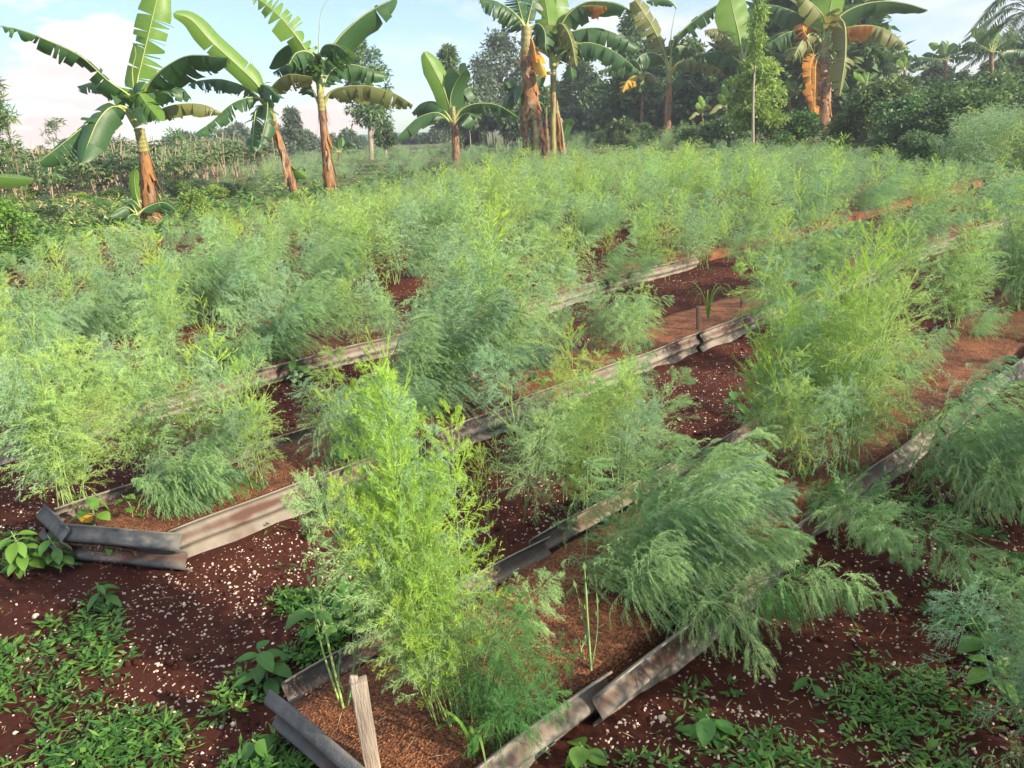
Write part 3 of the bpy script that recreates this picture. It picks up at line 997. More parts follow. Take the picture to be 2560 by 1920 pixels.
def build_heroes():
    # nearest bed
    hero(1140, 1830, [('lime', 12), ('bushy', 4), ('spike', 3)], 905, 'tall bright yellow green asparagus bush in the nearest bed, by the timber post', arc=(2.2, 1.3), sq=.6, spread=.06, tilt=(-.06, -.14))
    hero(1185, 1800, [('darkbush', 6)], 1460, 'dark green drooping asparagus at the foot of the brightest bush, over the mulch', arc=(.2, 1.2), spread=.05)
    hero(1570, 1500, [('comb', 24)], 1130, 'big wind combed blue green asparagus dome leaning right over the sheet of the nearest bed', spread=.16)
    hero(1700, 1545, [('drape', 5)], .55, 'dark asparagus fronds draped over the sheet down onto the stony path')
    hero(1445, 1235, [('bushy', 12), ('bright', 9), ('spike', 6)], 840, 'loose spreading asparagus with dark soil showing through, behind the brightest bush', arc=(1.2, 2.6), spread=.34)
    hero(1250, 1290, [('spike', 4)], 1075, 'small upright asparagus with thin bare stems beside the left edge of the nearest bed')
    hero(2110, 1165, [('spike', 5), ('bushy', 5), ('bright', 3)], 560, 'tall asparagus with straight bare stems, rising highest at the right of the photo')
    hero(1905, 1170, [('spike', 8), ('bushy', 5)], 740, 'spiky yellow tipped asparagus left of the tallest plant at right')
    _b, _t = gp(2000, 1205, .16), gp(2330, 1650)
    hero(2000, 1205, [('lodged', 4)], (_t - _b).length / 1.2, 'asparagus with long fronds fallen across the sheet down the path at right', z=.16, arc=(math.atan2(_t.y - _b.y, _t.x - _b.x), .16), spread=.05)
    hero(2020, 1195, [('bushy', 4)], 900, 'small bushy asparagus where the fallen fronds start at the right hand sheet')
    hero(2385, 1225, [('comb', 10), ('drape', 9)], .70, 'dark green asparagus hanging over the right sheet like a curtain onto the path', rot=-.25, spread=.22)
    hero(2240, 1095, [('brown', 6)], 1005, 'small orange brown dying asparagus clump on the mulch at right')
    hero(2255, 945, [('dome', 9)], 815, 'dark rounded asparagus dome behind the brown clump at right')
    hero(2440, 845, [('dome', 6), ('drape', 2)], 740, 'dark asparagus mound spilling to the right edge of the photo')
    hero(2380, 830, [('bright', 6), ('bushy', 5)], 530, 'large pale green plumed asparagus at the right edge of the photo')
    hero(2100, 1010, [('bushy', 6)], 830, 'grey green asparagus between the tallest plant and the dark dome')
    # right-hand path and the bed next to the photographer
    hero(2620, 1790, [('mound', 14), ('bushy', 5)], 1470, 'pale blue green asparagus cut by the lower right edge of the photo')
    hero(2460, 1960, [('drape', 6)], 1840, 'dark fine asparagus fronds in the bottom right corner')
    hero(2600, 1180, [('drape', 5), ('dome', 3)], 1010, 'dark asparagus beyond the path at the right edge, across from the long bare sheet')
    # second bed
    hero(175, 1265, [('bushy', 8), ('bright', 4), ('spike', 3)], 790, 'upright asparagus at the left end of the second bed, green stems bare at the foot')
    hero(150, 1240, [('spike', 1)], 640, 'very tall thin asparagus stalk rising at the far left above the others')
    hero(560, 1190, [('spike', 4), ('bushy', 5)], 830, 'wiry asparagus on the second bed with one yellow shoot, behind the left hand dome')
    hero(430, 1270, [('comb', 17), ('drape', 3)], 1035, 'wind combed asparagus dome at the left end of the second bed')
    hero(665, 1215, [('spike', 5), ('bushy', 2)], 905, 'spiky upright asparagus right of the left hand dome')
    hero(845, 1150, [('comb', 12), ('bushy', 2)], 870, 'pale plume of asparagus in front of the largest dark dome')
    hero(1010, 1030, [('comb', 24)], 725, 'largest dark blue green asparagus dome in the middle of the photo', spread=.22)
    hero(1310, 925, [('dome', 11), ('bushy', 6)], 735, 'lighter asparagus right of the largest dark dome', spread=.25)
    hero(1530, 880, [('bushy', 11), ('dome', 4)], 690, 'asparagus with rays of foliage pointing right, left of the bare orange mulch', spread=.22)
    hero(380, 1190, [('bushy', 7), ('bright', 2)], 800, 'bushy green asparagus on the second bed behind the left hand dome')
    hero(1940, 880, [('dome', 6)], 740, 'dark upright tuft of asparagus beside the far sheet of the second bed')
    hero(2010, 905, [('spike', 4), ('bushy', 4)], 645, 'thin airy asparagus with soil visible through it, right of the dark tuft')
    hero(2200, 835, [('bright', 5), ('spike', 4)], 565, 'yellowish asparagus tuft behind the tallest plant at right')
    hero(1970, 690, [('mound', 9)], 605, 'rounded grey sage asparagus mound beside the bare orange mulch')
    hero(2080, 668, [('mound', 9)], 585, 'second grey sage asparagus mound, just right of the first')
    # third bed
    hero(660, 905, [('comb', 18), ('bushy', 2)], 640, 'large asparagus dome on the third bed, left of the middle')
    hero(830, 850, [('bushy', 7)], 690, 'soft grey green asparagus on the third bed, right of its large dome')
    hero(240, 985, [('dome', 8), ('spike', 3)], 780, 'grey green asparagus mound on the third bed at left')
    hero(430, 945, [('bushy', 6), ('spike', 4)], 645, 'asparagus with many wiry stems on the third bed at left')
    for px, py, mix, top, lab in ((330, 1005, [('comb', 9), ('spike', 3)], 800, 'asparagus spilling over the third bed sheet at left'),
                                  (520, 950, [('comb', 12), ('spike', 2)], 720, 'combed asparagus hiding the third bed sheet, left of its large dome'),
                                  (940, 850, [('bushy', 9), ('spike', 3)], 640, 'airy asparagus behind the largest dark dome'),
                                  (1080, 815, [('comb', 11)], 620, 'combed asparagus on the third bed near the middle'),
                                  (1180, 790, [('bright', 6), ('spike', 5)], 560, 'yellow green asparagus with tall bare shoots near the middle'),
                                  (1400, 745, [('bushy', 10), ('spike', 4)], 540, 'full pale asparagus with pointed top, right of the middle'),
                                  (1520, 715, [('comb', 9), ('spike', 3)], 530, 'soft asparagus on the third bed behind the bare mulch'),
                                  (1740, 662, [('bushy', 9), ('spike', 3)], 500, 'mint green asparagus filling the third bed behind the dark stakes'),
                                  (1830, 645, [('comb', 9), ('spike', 2)], 500, 'soft combed asparagus on the third bed, above the right hand dark stake'),
                                  (1930, 622, [('bright', 7), ('spike', 3)], 470, 'pale upright asparagus on the third bed behind the sage mounds'),
                                  (1640, 690, [('bright', 7), ('spike', 4)], 500, 'upright asparagus behind the grass tuft')):
        hero(px, py, mix, top, lab, spread=.2)
    hero(40, 1010, [('dome', 8)], 760, 'asparagus mound at the left edge of the photo')


build_heroes()

BED_WORD = {0: 'bed nearest the photographer', 1: 'nearest bed', 2: 'second bed', 3: 'third bed', 4: 'fourth bed', 5: 'fifth bed', 6: 'sixth bed', 7: 'seventh bed', 8: 'eighth bed', 9: 'ninth bed', 10: 'tenth bed', 11: 'farthest bed'}


TOPLINE = [(-400, 740), (0, 690), (150, 610), (390, 575), (800, 510), (1140, 445), (1400, 405), (1700, 395), (2000, 375), (2300, 420), (2960, 400)]


def topline(u):
    for (a, va), (b, vb) in zip(TOPLINE, TOPLINE[1:]):
        if a <= u <= b:
            return va + (vb - va) * (u - a) / (b - a)
    return 400


def build_rows():
    cand = []
    rg = random.Random(23)
    kinds = [([('comb', 11)], 'domed wind combed'), ([('bushy', 8), ('spike', 2)], 'bushy grey green'), ([('bushy', 5), ('spike', 4)], 'loose wiry topped'), ([('bright', 7), ('spike', 4)], 'yellow green upright'), ([('comb', 5), ('dome', 4), ('bushy', 3), ('spike', 1)], 'soft rounded')]
    for k, (n0, hw, s0, s1) in enumerate(BEDS):
        s = s0 + .3
        while s < s1:
            s += rg.uniform(.27, .44) if k > 2 else rg.uniform(.36, .52)
            n = n0 + (rg.uniform(-.06, .2) if k > 1 else rg.uniform(-.22, .0))
            p = SNP(s, n, BED_Z)
            if p.y < .9 or p.y > 42:
                continue
            u, v = proj(p)
            if u < -350 or u > 2850 or v > 2000:
                continue
            if k == 0 and u < 2450:
                continue
            # keep the ground shown bare in the photograph bare
            if 1640 < u < 1900 and 690 < v < 850: continue
            if 680 < u < 930 and 1080 < v < 1230: continue
            if any((p - h).length < .5 for h in HERO):
                continue
            if k in (1, 2) and p.y < 2.6:
                continue
            if v < topline(u) - 5:          # behind the edge of the field
                continue
            yellow = .3 + .9 * sstep(7, 15, p.y) * (1 - sstep(.35, .75, (u - 900) / 1600.0))
            w = rg.choices(kinds, [3, 3, 2, 5 * yellow, 3])[0]
            if rg.random() < .05: continue
            hh = rg.choice([rg.uniform(.5, .75), rg.uniform(.7, 1.02), rg.uniform(.8, 1.08)]) + (.12 if w[1].startswith('yellow') else 0)
            _, vt = proj((p.x, p.y, p.z + 1.0))
            hmax = (v - topline(u) + rg.uniform(5, 45)) / max(1, v - vt)
            hh = max(.3, min(hh, hmax * .86))
            cand.append((p.length, p, w, hh, k, u))
    cand.sort(key=lambda c: c[0])
    room = 292 - N_PLANTS
    for d, p, w, hh, k, u in cand[:room]:
        side = 'left of the middle' if u < 1000 else ('near the middle' if u < 1560 else 'right of the middle')
        mix = [(a, max(2, int(c * (1.1 if d < 8.5 else .8)))) for a, c in w[0]]
        asparagus(p, mix, hh, f'{w[1]} asparagus on the {BED_WORD[k]}, {side}', group=f'{w[1]} asparagus on the {BED_WORD[k]}, {side}')
    return cand[room:]


def merged_field(name, spots, label, seed, lod='tiny'):
    """far asparagus that reads as one mass: low detail plants in one mesh per hue"""
    rg = random.Random(seed)
    src = {}
    for st in ('dome', 'comb', 'bushy', 'bright'):
        for sm, fm, _ in LIB[(st, lod)]:
            V = np.empty(len(fm.vertices) * 3, np.float32); fm.vertices.foreach_get('co', V)
            F = [[], []]
            nl = np.empty(len(fm.polygons), np.int32); fm.polygons.foreach_get('loop_total', nl)
            li = np.empty(len(fm.loops), np.int32); fm.loops.foreach_get('vertex_index', li)
            st_ = np.empty(len(fm.polygons), np.int32); fm.polygons.foreach_get('loop_start', st_)
            t3 = st_[nl == 3]; t4 = st_[nl == 4]
            src.setdefault(st, []).append((V.reshape(-1, 3), li[t3[:, None] + np.arange(3)], li[t4[:, None] + np.arange(4)], fm.materials[0]))
    per = {}
    for p, st, h, nf in spots:
        for _ in range(nf):
            V, f3, f4, mt = rg.choice(src[st])
            a = rg.uniform(-.6, .6) if st in ('dome', 'comb') else rg.uniform(0, 6.28)
            s = h * rg.uniform(.75, 1.1)
            c, sn_ = math.cos(a) * s, math.sin(a) * s
            W = np.stack([V[:, 0] * c - V[:, 1] * sn_ + p[0] + rg.uniform(-.1, .1), V[:, 0] * sn_ + V[:, 1] * c + p[1] + rg.uniform(-.1, .1), V[:, 2] * s + p[2]], -1)
            mb = per.setdefault(mt.name, MB())
            mb.add(W, f3); mb.add(W, f4)
    return per


def stuff_from(name, per, label=None, cat=None):
    """one stuff object with several material slots"""
    Vs, F3, F4, m3, m4, mats, off = [], [], [], [], [], [], 0
    for q, (mn, mb) in enumerate(per.items()):
        V = np.concatenate(mb.V)
        for kk, lst in mb.F.items():
            f = np.concatenate(lst) + off
            (F3 if kk == 3 else F4).append(f)
            (m3 if kk == 3 else m4).append(np.full(len(f), q, np.int32))
        Vs.append(V); off += len(V); mats.append(bpy.data.materials[mn])
    F = [np.concatenate(x) for x in (F3, F4) if x]
    mi = np.concatenate([np.concatenate(x) for x in (m3, m4) if x])
    me = mesh_np(name, np.concatenate(Vs), F, None)
    for m in mats: me.materials.append(m)
    if len(me.polygons) == len(mi):
        me.polygons.foreach_set('material_index', mi)
    o = link(name, me)
    tag(o, label, cat, kind='stuff')
    return o


FAR = build_rows()
print('asparagus plants', N_PLANTS, 'far', len(FAR))

FIELD_SPOTS = [(c[1], c[2][0][0][0] if c[2][0][0][0] in ('dome', 'comb', 'bushy', 'bright') else 'bushy', c[3] * 1.05, 6) for c in FAR]
_rg = random.Random(77)
for _ in range(330):          # the asparagus field that goes on beyond the banana row
    px = _rg.uniform(560, 2000)
    Y = _rg.uniform(30, 62)
    p = ground_at(px, Y)
    if proj(p)[1] > topline(px) - 4: continue
    p.z = ground_z(p.x, p.y)
    FIELD_SPOTS.append((p, _rg.choice(['bushy', 'bushy', 'dome', 'bright'] if px > 1500 else ['bushy', 'dome', 'dome']), _rg.uniform(.7, 1.05), 4))
for _ in range(120):          # and up the slope at the right edge
    px = _rg.uniform(2380, 2750)
    Y = _rg.uniform(17, 27)
    p = ground_at(px, Y); p.z = ground_z(p.x, p.y) + .2
    FIELD_SPOTS.append((p, _rg.choice(['bushy', 'dome', 'bushy']), _rg.uniform(.9, 1.3), 5))
BED0 = [(SNP(.6 + .42 * i + _rg.uniform(-.1, .1), .55 + _rg.uniform(-.15, .2), .05), _rg.choice(['bushy', 'dome', 'bright']), _rg.uniform(.8, 1.15), 8) for i in range(-4, 26)]
BED0 = [b for b in BED0 if b[0].y < .2 or proj(b[0])[0] > 3150]
stuff_from('asparagus_row', merged_field('asparagus_row', BED0, '', 6, 'low'), 'row of asparagus on the bed beside the photographer, beyond the right edge of the photo', 'asparagus')
stuff_from('asparagus_field', merged_field('asparagus_field', FIELD_SPOTS, '', 5), 'hazy blue green mass of asparagus filling the far rows and the ground behind the bananas', 'asparagus')

# ------------------------------------------------------------------ banana plants
def spline(pts, n=26):
    P = np.array([tuple(p) for p in pts], float)
    k = len(P)
    if k == 2:
        return P[0] + (P[1] - P[0]) * np.linspace(0, 1, n)[:, None]
    ext = np.concatenate([[2 * P[0] - P[1]], P, [2 * P[-1] - P[-2]]])
    out = []
    seglen = np.linalg.norm(np.diff(P, axis=0), axis=1)
    cum = np.concatenate([[0], np.cumsum(seglen)]) / seglen.sum()
    for t in np.linspace(0, 1, n):
        i = min(k - 2, max(0, int(np.searchsorted(cum, t, 'right') - 1)))
        u = (t - cum[i]) / max(1e-6, cum[i + 1] - cum[i])
        a, b, c, d = ext[i], ext[i + 1], ext[i + 2], ext[i + 3]
        out.append(.5 * ((2 * b) + (c - a) * u + (2 * a - 5 * b + 4 * c - d) * u ** 2 + (3 * b - a - 3 * c + d) * u ** 3))
    return np.array(out)


NVEC = {'h': (0, -.2, 1), 'f': (.15, -1, .3), 'm': (0, -.75, .7), 'b': (.1, -.9, -.35)}


def banana_leaf(pts, W, mode='h', droop=1.0, tears=10, gap=.25, seed=1, parent=None, mat_='banana', petiole=.1, sides=(1, 1), name='leaf', tip=.9):
    rg = random.Random(seed)
    n = 40
    Q = spline(pts, n)
    tt = np.linspace(0, 1, n)
    T = norm(np.gradient(Q, axis=0))
    Nv = np.array(NVEC[mode], float)
    S = np.cross(T, Nv)
    S = norm(S)
    for i in range(1, n):
        if (S[i] * S[i - 1]).sum() < 0: S[i] *= -1
    dn = np.array([0, 0, -1.0]) if mode in ('h', 'm') else -norm(Nv)
    D = dn - T * (T @ dn)[:, None]
    D = norm(D - S * (D * S).sum(-1, keepdims=True) * 1.0)
    length = np.linalg.norm(np.diff(Q, axis=0), axis=1).sum()

    def ev(A, t):
        return np.array([np.interp(t, tt, A[:, q]) for q in range(3)])

    def width(t):
        u = (t - petiole) / (1 - petiole)
        if u <= 0 or u >= 1: return .0
        return W * min(1, (u / .16) ** .55) * min(1, ((1 - u) / .30) ** .5)
    mb = MB()
    for sd in (0, 1):
        if not sides[sd]: continue
        sg = 1 if sd else -1
        cuts = [petiole] + sorted(petiole + (1 - petiole) * rg.random() for _ in range(tears)) + [1.0]
        for a, b in zip(cuts, cuts[1:]):
            if b - a < .004: continue
            tc = (a + b) / 2
            seg_d = droop + rg.uniform(-.34, .34) * (1 if tears > 3 else .2)
            wl = rg.uniform(.78, 1.05) if tears > 3 else 1.0
            if tears > 6 and rg.random() < .08: wl *= .6
            g = min(.8, gap * rg.choice([.1, .3, .6, 1.9])) if tears > 1 else 0
            skew = rg.uniform(.0, .09)
            nt_ = max(2, int((b - a) / .035) + 1)
            nv_ = 6
            V, U = [], []
            for i in range(nt_ + 1):
                t = a + (b - a) * i / nt_
                for j in range(nv_ + 1):
                    v = j / nv_
                    te = tc + (t - tc) * (1 - g * v ** 1.2)
                    te2 = min(1.0, te + skew * v * tip * W / max(.2, length) * 2)
                    q = ev(Q, te2)
                    s_, d_ = norm(ev(S, tc) * .6 + ev(S, t) * .4) * sg, norm(ev(D, tc))
                    ang = seg_d * (.55 + .6 * v)
                    w = width(te) * wl
                    # integrate the bend outward
                    off = s_ * (math.sin(min(1.5, 1.5)) * 0) + (s_ * math.cos(ang) + d_ * math.sin(ang)) * (v * w)
                    ripple = .03 * W * math.sin(te * length * 9 + sd * 2) * v
                    V.append(q + off + np.cross(s_, d_) * 0 + d_ * ripple)
                    U.append((te * length / 2.2, sg * v))
            F = []
            for i in range(nt_):
                for j in range(nv_):
                    p0 = i * (nv_ + 1) + j
                    f = [p0, p0 + 1, p0 + nv_ + 2, p0 + nv_ + 1]
                    F.append(f if sd else f[::-1])
            mb.add(V, F, U)
    o = link(name, mb.mesh(name, M[mat_], True), parent)
    mr = MB()
    r0 = max(.012, W * .05)
    rr = np.linspace(r0, r0 * .2, len(Q[::2]))
    rr[:6] += np.array([.034, .030, .024, .016, .008, .003]) * min(1.6, W / .35) * (petiole > 0)
    mr.tube([q - np.array([0, 0, r0 * .6]) for q in Q[::2]], rr, 6)
    link('midrib', mr.mesh('midrib', M['midrib'], True), o)
    return o


def pseudostem(pts, radii, seed, parent, mat_='banana_bark', name='pseudostem'):
    rg = np.random.default_rng(seed)
    Q = spline(pts, 22)
    rad = np.interp(np.linspace(0, 1, 22), np.linspace(0, 1, len(radii)), radii)
    mb = MB()
    mb.tube(Q, rad * (1 + .05 * np.sin(np.arange(22) * 1.7)), 14, True, .05, rg)
    return link(name, mb.mesh(name, M[mat_], True), parent)


def dry_sheaths(pts, radii, count, seed, parent, mat_='dry_leaf', t0=.15, t1=.95, length=(.3, .85), flare=.45):
    """loose dry leaf sheaths peeling from the stem: each one a curled strip"""
    rg = random.Random(seed)
    Q = spline(pts, 30)
    rad = np.interp(np.linspace(0, 1, 30), np.linspace(0, 1, len(radii)), radii)
    for c in range(count):
        i = int((t0 + (t1 - t0) * rg.random()) * 29)
        a0 = rg.uniform(0, 6.283)
        L = rg.uniform(*length)
        wd = rg.uniform(.25, .6)
        V, F = [], []
        fl = flare * rg.uniform(.3, 1.2)
        for u in range(7):
            z = -L * u / 6
            rr = rad[i] * (1.06 + .0) + fl * L * (u / 6) ** 1.6 * .5
            for w in range(5):
                a = a0 + (w / 4 - .5) * 2 * wd * (1 - .55 * (u / 6) ** 2) * (rad[i] / rr) + .12 * math.sin(u * 1.3 + c)
                V.append((Q[i][0] + rr * math.cos(a), Q[i][1] + rr * math.sin(a), Q[i][2] + z + .02 * rg.random()))
        for u in range(6):
            for w in range(4):
                p0 = u * 5 + w
                F.append([p0, p0 + 1, p0 + 6, p0 + 5])
        mb = MB(); mb.add(V, F)
        link('dry_sheath', mb.mesh('dry_sheath', M[mat_], True), parent)


def crop(ox, oy, sc):
    return lambda x, y: (ox + x / sc, oy + y / sc)


def banana(name_label, Y, conv, trunk, tw, leaves, seed, spears=(), sheaths=10, zbase=None, mat_='banana_bark', base_z=None):
    """trunk: list of crop points from the base up; tw: widths in crop px; leaves: (points, half width px, mode, droop, tears, gap, material, depth offset at tip, sides)"""
    k = Y / F_PX
    P = [at(*conv(*c), Y) for c in trunk]
    g = Vector((P[0].x, P[0].y, 0)); g.z = ground_z(g.x, g.y)
    root = empty('banana_plant', g)
    tag(root, name_label, 'banana plant')
    loc = lambda v: Vector(v) - g
    pts = [loc(p) for p in P]
    sc = conv(1000, 0)[0] - conv(0, 0)[0]
    pxs = sc / 1000.0
    if pts[0].z > .05:
        d = (pts[0] - pts[1]); d = d / max(.01, abs(d.z))
        pts = [pts[0] + d * (pts[0].z + .05)] + pts
        tw = [tw[0] * 1.08] + list(tw)
    rad = [w * pxs * k / 2 for w in tw]
    pseudostem(pts, rad, seed, root, mat_)
    if sheaths > 3 and mat_ == 'banana_bark':      # green yellow upper part of the stem, where the leaf stalks part
        Qs = spline(pts, 30)
        rs = np.interp(np.linspace(0, 1, 30), np.linspace(0, 1, len(rad)), rad)
        pseudostem(Qs[23:], [r * 1.13 for r in rs[23:]], seed + 9, root, 'banana_stem', 'leaf_sheath')
    if sheaths:
        dry_sheaths(pts, rad, int(sheaths * 1.7), seed + 5, root, 'dry_leaf', 0, .92)
        dry_sheaths(pts, rad, sheaths // 2, seed + 6, root, 'dry_brown', .1, .98)
    rg = random.Random(seed)
    for i, lf in enumerate(leaves):
        cp, W, mode, droop, tears, gap, mt, dz = lf[:8]
        sides = lf[8] if len(lf) > 8 else (1, 1)
        n = len(cp)
        base_dy = rg.uniform(-.05, .05)
        L3 = []
        for q, c in enumerate(cp):
            f = q / (n - 1)
            L3.append(loc(at(*conv(*c), Y + base_dy + dz * f ** 1.3)))
        banana_leaf(L3, W * pxs * k * (1.0 if mode in 'fb' else 1.25), mode, droop * (1.0 if mode in 'fb' else 1.12), int(tears * (1.9 if tears > 7 else 1.3)), gap * 1.3, seed * 31 + i, root, mt, sides=sides, name='dead_leaf' if mt in ('dead_orange', 'banana_yellow', 'dry_leaf', 'dry_brown') else 'leaf')
    for sp in spears:
        mb = MB()
        Q = spline([loc(at(*conv(*c), Y)) for c in sp], 14)
        mb.tube(Q, np.linspace(5.5 * pxs * k, 1.5 * pxs * k, 14), 6)
        link('leaf_spear', mb.mesh('leaf_spear', M['midrib'], True), root)
    return root


# --- leftmost banana
c1 = crop(0, 0, 2.592)
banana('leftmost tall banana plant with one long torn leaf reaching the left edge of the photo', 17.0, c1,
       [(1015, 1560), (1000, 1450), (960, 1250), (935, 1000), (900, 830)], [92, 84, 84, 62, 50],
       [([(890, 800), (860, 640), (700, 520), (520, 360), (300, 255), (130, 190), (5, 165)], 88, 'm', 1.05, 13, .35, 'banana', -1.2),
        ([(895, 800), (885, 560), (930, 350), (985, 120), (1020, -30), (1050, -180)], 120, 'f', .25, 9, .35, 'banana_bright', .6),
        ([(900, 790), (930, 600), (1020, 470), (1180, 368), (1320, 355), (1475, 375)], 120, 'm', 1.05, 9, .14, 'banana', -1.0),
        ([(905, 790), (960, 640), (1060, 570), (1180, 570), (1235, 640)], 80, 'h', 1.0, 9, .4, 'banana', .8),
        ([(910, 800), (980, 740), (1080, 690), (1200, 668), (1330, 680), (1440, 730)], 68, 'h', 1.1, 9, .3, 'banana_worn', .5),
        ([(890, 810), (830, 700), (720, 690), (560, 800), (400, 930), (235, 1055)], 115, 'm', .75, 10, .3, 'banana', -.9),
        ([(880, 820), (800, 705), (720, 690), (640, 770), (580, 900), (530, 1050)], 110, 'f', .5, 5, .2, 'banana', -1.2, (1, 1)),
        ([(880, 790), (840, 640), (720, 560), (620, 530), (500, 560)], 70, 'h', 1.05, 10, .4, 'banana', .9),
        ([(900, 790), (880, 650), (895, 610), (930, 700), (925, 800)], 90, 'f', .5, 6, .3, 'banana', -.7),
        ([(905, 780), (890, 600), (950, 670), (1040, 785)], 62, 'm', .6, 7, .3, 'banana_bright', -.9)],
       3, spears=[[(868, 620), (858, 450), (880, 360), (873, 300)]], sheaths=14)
# --- second and third banana, leaning towards each other
c2 = crop(400, 0, 2.592)
banana('banana plant leaning left with a broad untorn leaf pointing up left', 24.0, c2,
       [(895, 1330), (840, 1130), (785, 950), (735, 790), (700, 640)], [60, 52, 48, 40, 34],
       [([(690, 690), (640, 560), (500, 420), (330, 265), (200, 125), (85, 85)], 72, 'f', .45, 1, .1, 'banana_bright', -1.0),
        ([(690, 690), (610, 605), (540, 555), (400, 512), (260, 520), (185, 545)], 70, 'h', 1.1, 11, .4, 'banana', .6),
        ([(690, 700), (640, 640), (560, 632), (450, 680), (330, 790), (225, 865)], 62, 'h', .95, 13, .5, 'banana', -1.1),
        ([(700, 740), (660, 680), (620, 720), (605, 850), (595, 990)], 70, 'm', .7, 10, .4, 'banana', -.9),
        ([(700, 720), (700, 620), (740, 540), (830, 480), (985, 495)], 85, 'm', 1.0, 12, .35, 'banana_worn', -.8),
        ([(705, 730), (720, 660), (700, 640), (690, 760), (640, 960)], 60, 'm', .8, 10, .5, 'banana', -1.3),
        ([(700, 700), (650, 560), (700, 560), (780, 640)], 70, 'm', .8, 6, .3, 'banana', -.9)],
       11, spears=[[(660, 560), (628, 480), (600, 410), (590, 335)]], sheaths=9)
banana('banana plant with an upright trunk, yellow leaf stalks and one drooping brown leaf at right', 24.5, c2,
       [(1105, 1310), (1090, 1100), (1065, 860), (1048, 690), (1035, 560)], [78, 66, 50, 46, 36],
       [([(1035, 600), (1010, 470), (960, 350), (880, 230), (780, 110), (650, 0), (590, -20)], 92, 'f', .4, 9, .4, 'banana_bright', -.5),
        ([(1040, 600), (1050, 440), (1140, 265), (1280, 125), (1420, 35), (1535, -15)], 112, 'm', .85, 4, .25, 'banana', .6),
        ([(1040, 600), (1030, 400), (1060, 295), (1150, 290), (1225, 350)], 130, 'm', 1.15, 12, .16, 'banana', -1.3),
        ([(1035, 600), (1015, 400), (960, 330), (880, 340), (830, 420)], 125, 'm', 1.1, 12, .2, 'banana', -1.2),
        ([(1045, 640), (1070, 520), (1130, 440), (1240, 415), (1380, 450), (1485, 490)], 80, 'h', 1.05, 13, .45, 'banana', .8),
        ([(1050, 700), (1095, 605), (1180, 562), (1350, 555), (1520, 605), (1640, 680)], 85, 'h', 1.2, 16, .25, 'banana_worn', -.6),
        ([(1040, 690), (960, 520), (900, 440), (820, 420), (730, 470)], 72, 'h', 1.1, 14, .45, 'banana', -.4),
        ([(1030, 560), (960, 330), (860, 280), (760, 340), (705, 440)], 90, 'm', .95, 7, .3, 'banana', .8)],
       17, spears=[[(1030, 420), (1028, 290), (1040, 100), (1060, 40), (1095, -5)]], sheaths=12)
# --- small bright banana
c3 = crop(960, 0, 2.592)
banana('small banana plant with smooth bright upright leaves between two taller ones', 36.0, c3,
       [(460, 1190), (468, 950), (455, 800), (445, 690)], [58, 50, 34, 26],
       [([(442, 780), (425, 690), (380, 560), (315, 430), (258, 335)], 72, 'f', .4, 0, 0, 'banana_bright', -.4),
        ([(445, 780), (430, 640), (460, 540), (500, 480), (535, 440)], 85, 'f', .55, 1, .1, 'banana', -.9),
        ([(450, 790), (495, 710), (600, 668), (740, 680), (870, 760)], 82, 'm', 1.05, 8, .14, 'banana', -.6),
        ([(445, 790), (380, 700), (320, 655), (240, 670), (180, 730)], 70, 'h', 1.0, 5, .2, 'banana', .6),
        ([(440, 800), (350, 728), (230, 755), (150, 820), (85, 895)], 56, 'h', .9, 5, .25, 'banana', -.6),
        ([(452, 800), (510, 740), (560, 740), (500, 815)], 50, 'm', .7, 3, .2, 'banana', -.8),
        ([(445, 780), (470, 640), (540, 570), (595, 560)], 62, 'm', .7, 4, .2, 'banana', .9)],
       23, sheaths=9)
# --- clump of several stems in the middle
banana('shaggy brown trunked banana plant in the central clump, draped in dead sheaths', 37.0, c3,
       [(1040, 1090), (1005, 900), (965, 700), (930, 400), (922, 170)], [92, 88, 88, 78, 52],
       [([(920, 190), (865, 100), (760, 20), (620, -20)], 85, 'h', 1.0, 15, .5, 'banana', -.8),
        ([(920, 190), (950, 60), (985, -80)], 80, 'f', .4, 9, .4, 'banana', .4),
        ([(915, 190), (880, 60), (840, -100)], 90, 'f', .6, 10, .4, 'banana', -.5),
        ([(915, 210), (850, 120), (800, 60), (740, 60)], 80, 'h', 1.1, 12, .5, 'banana', .6),
        ([(930, 250), (985, 320), (1010, 400), (1050, 495)], 55, 'm', .6, 4, .3, 'banana_yellow', -.9),
        ([(925, 260), (955, 250), (975, 320), (985, 400)], 40, 'm', .7, 5, .3, 'dead_orange', -.8),
        ([(925, 220), (990, 150), (1040, 200), (1045, 320)], 75, 'm', .8, 9, .4, 'banana', -.8)],
       29, sheaths=52)
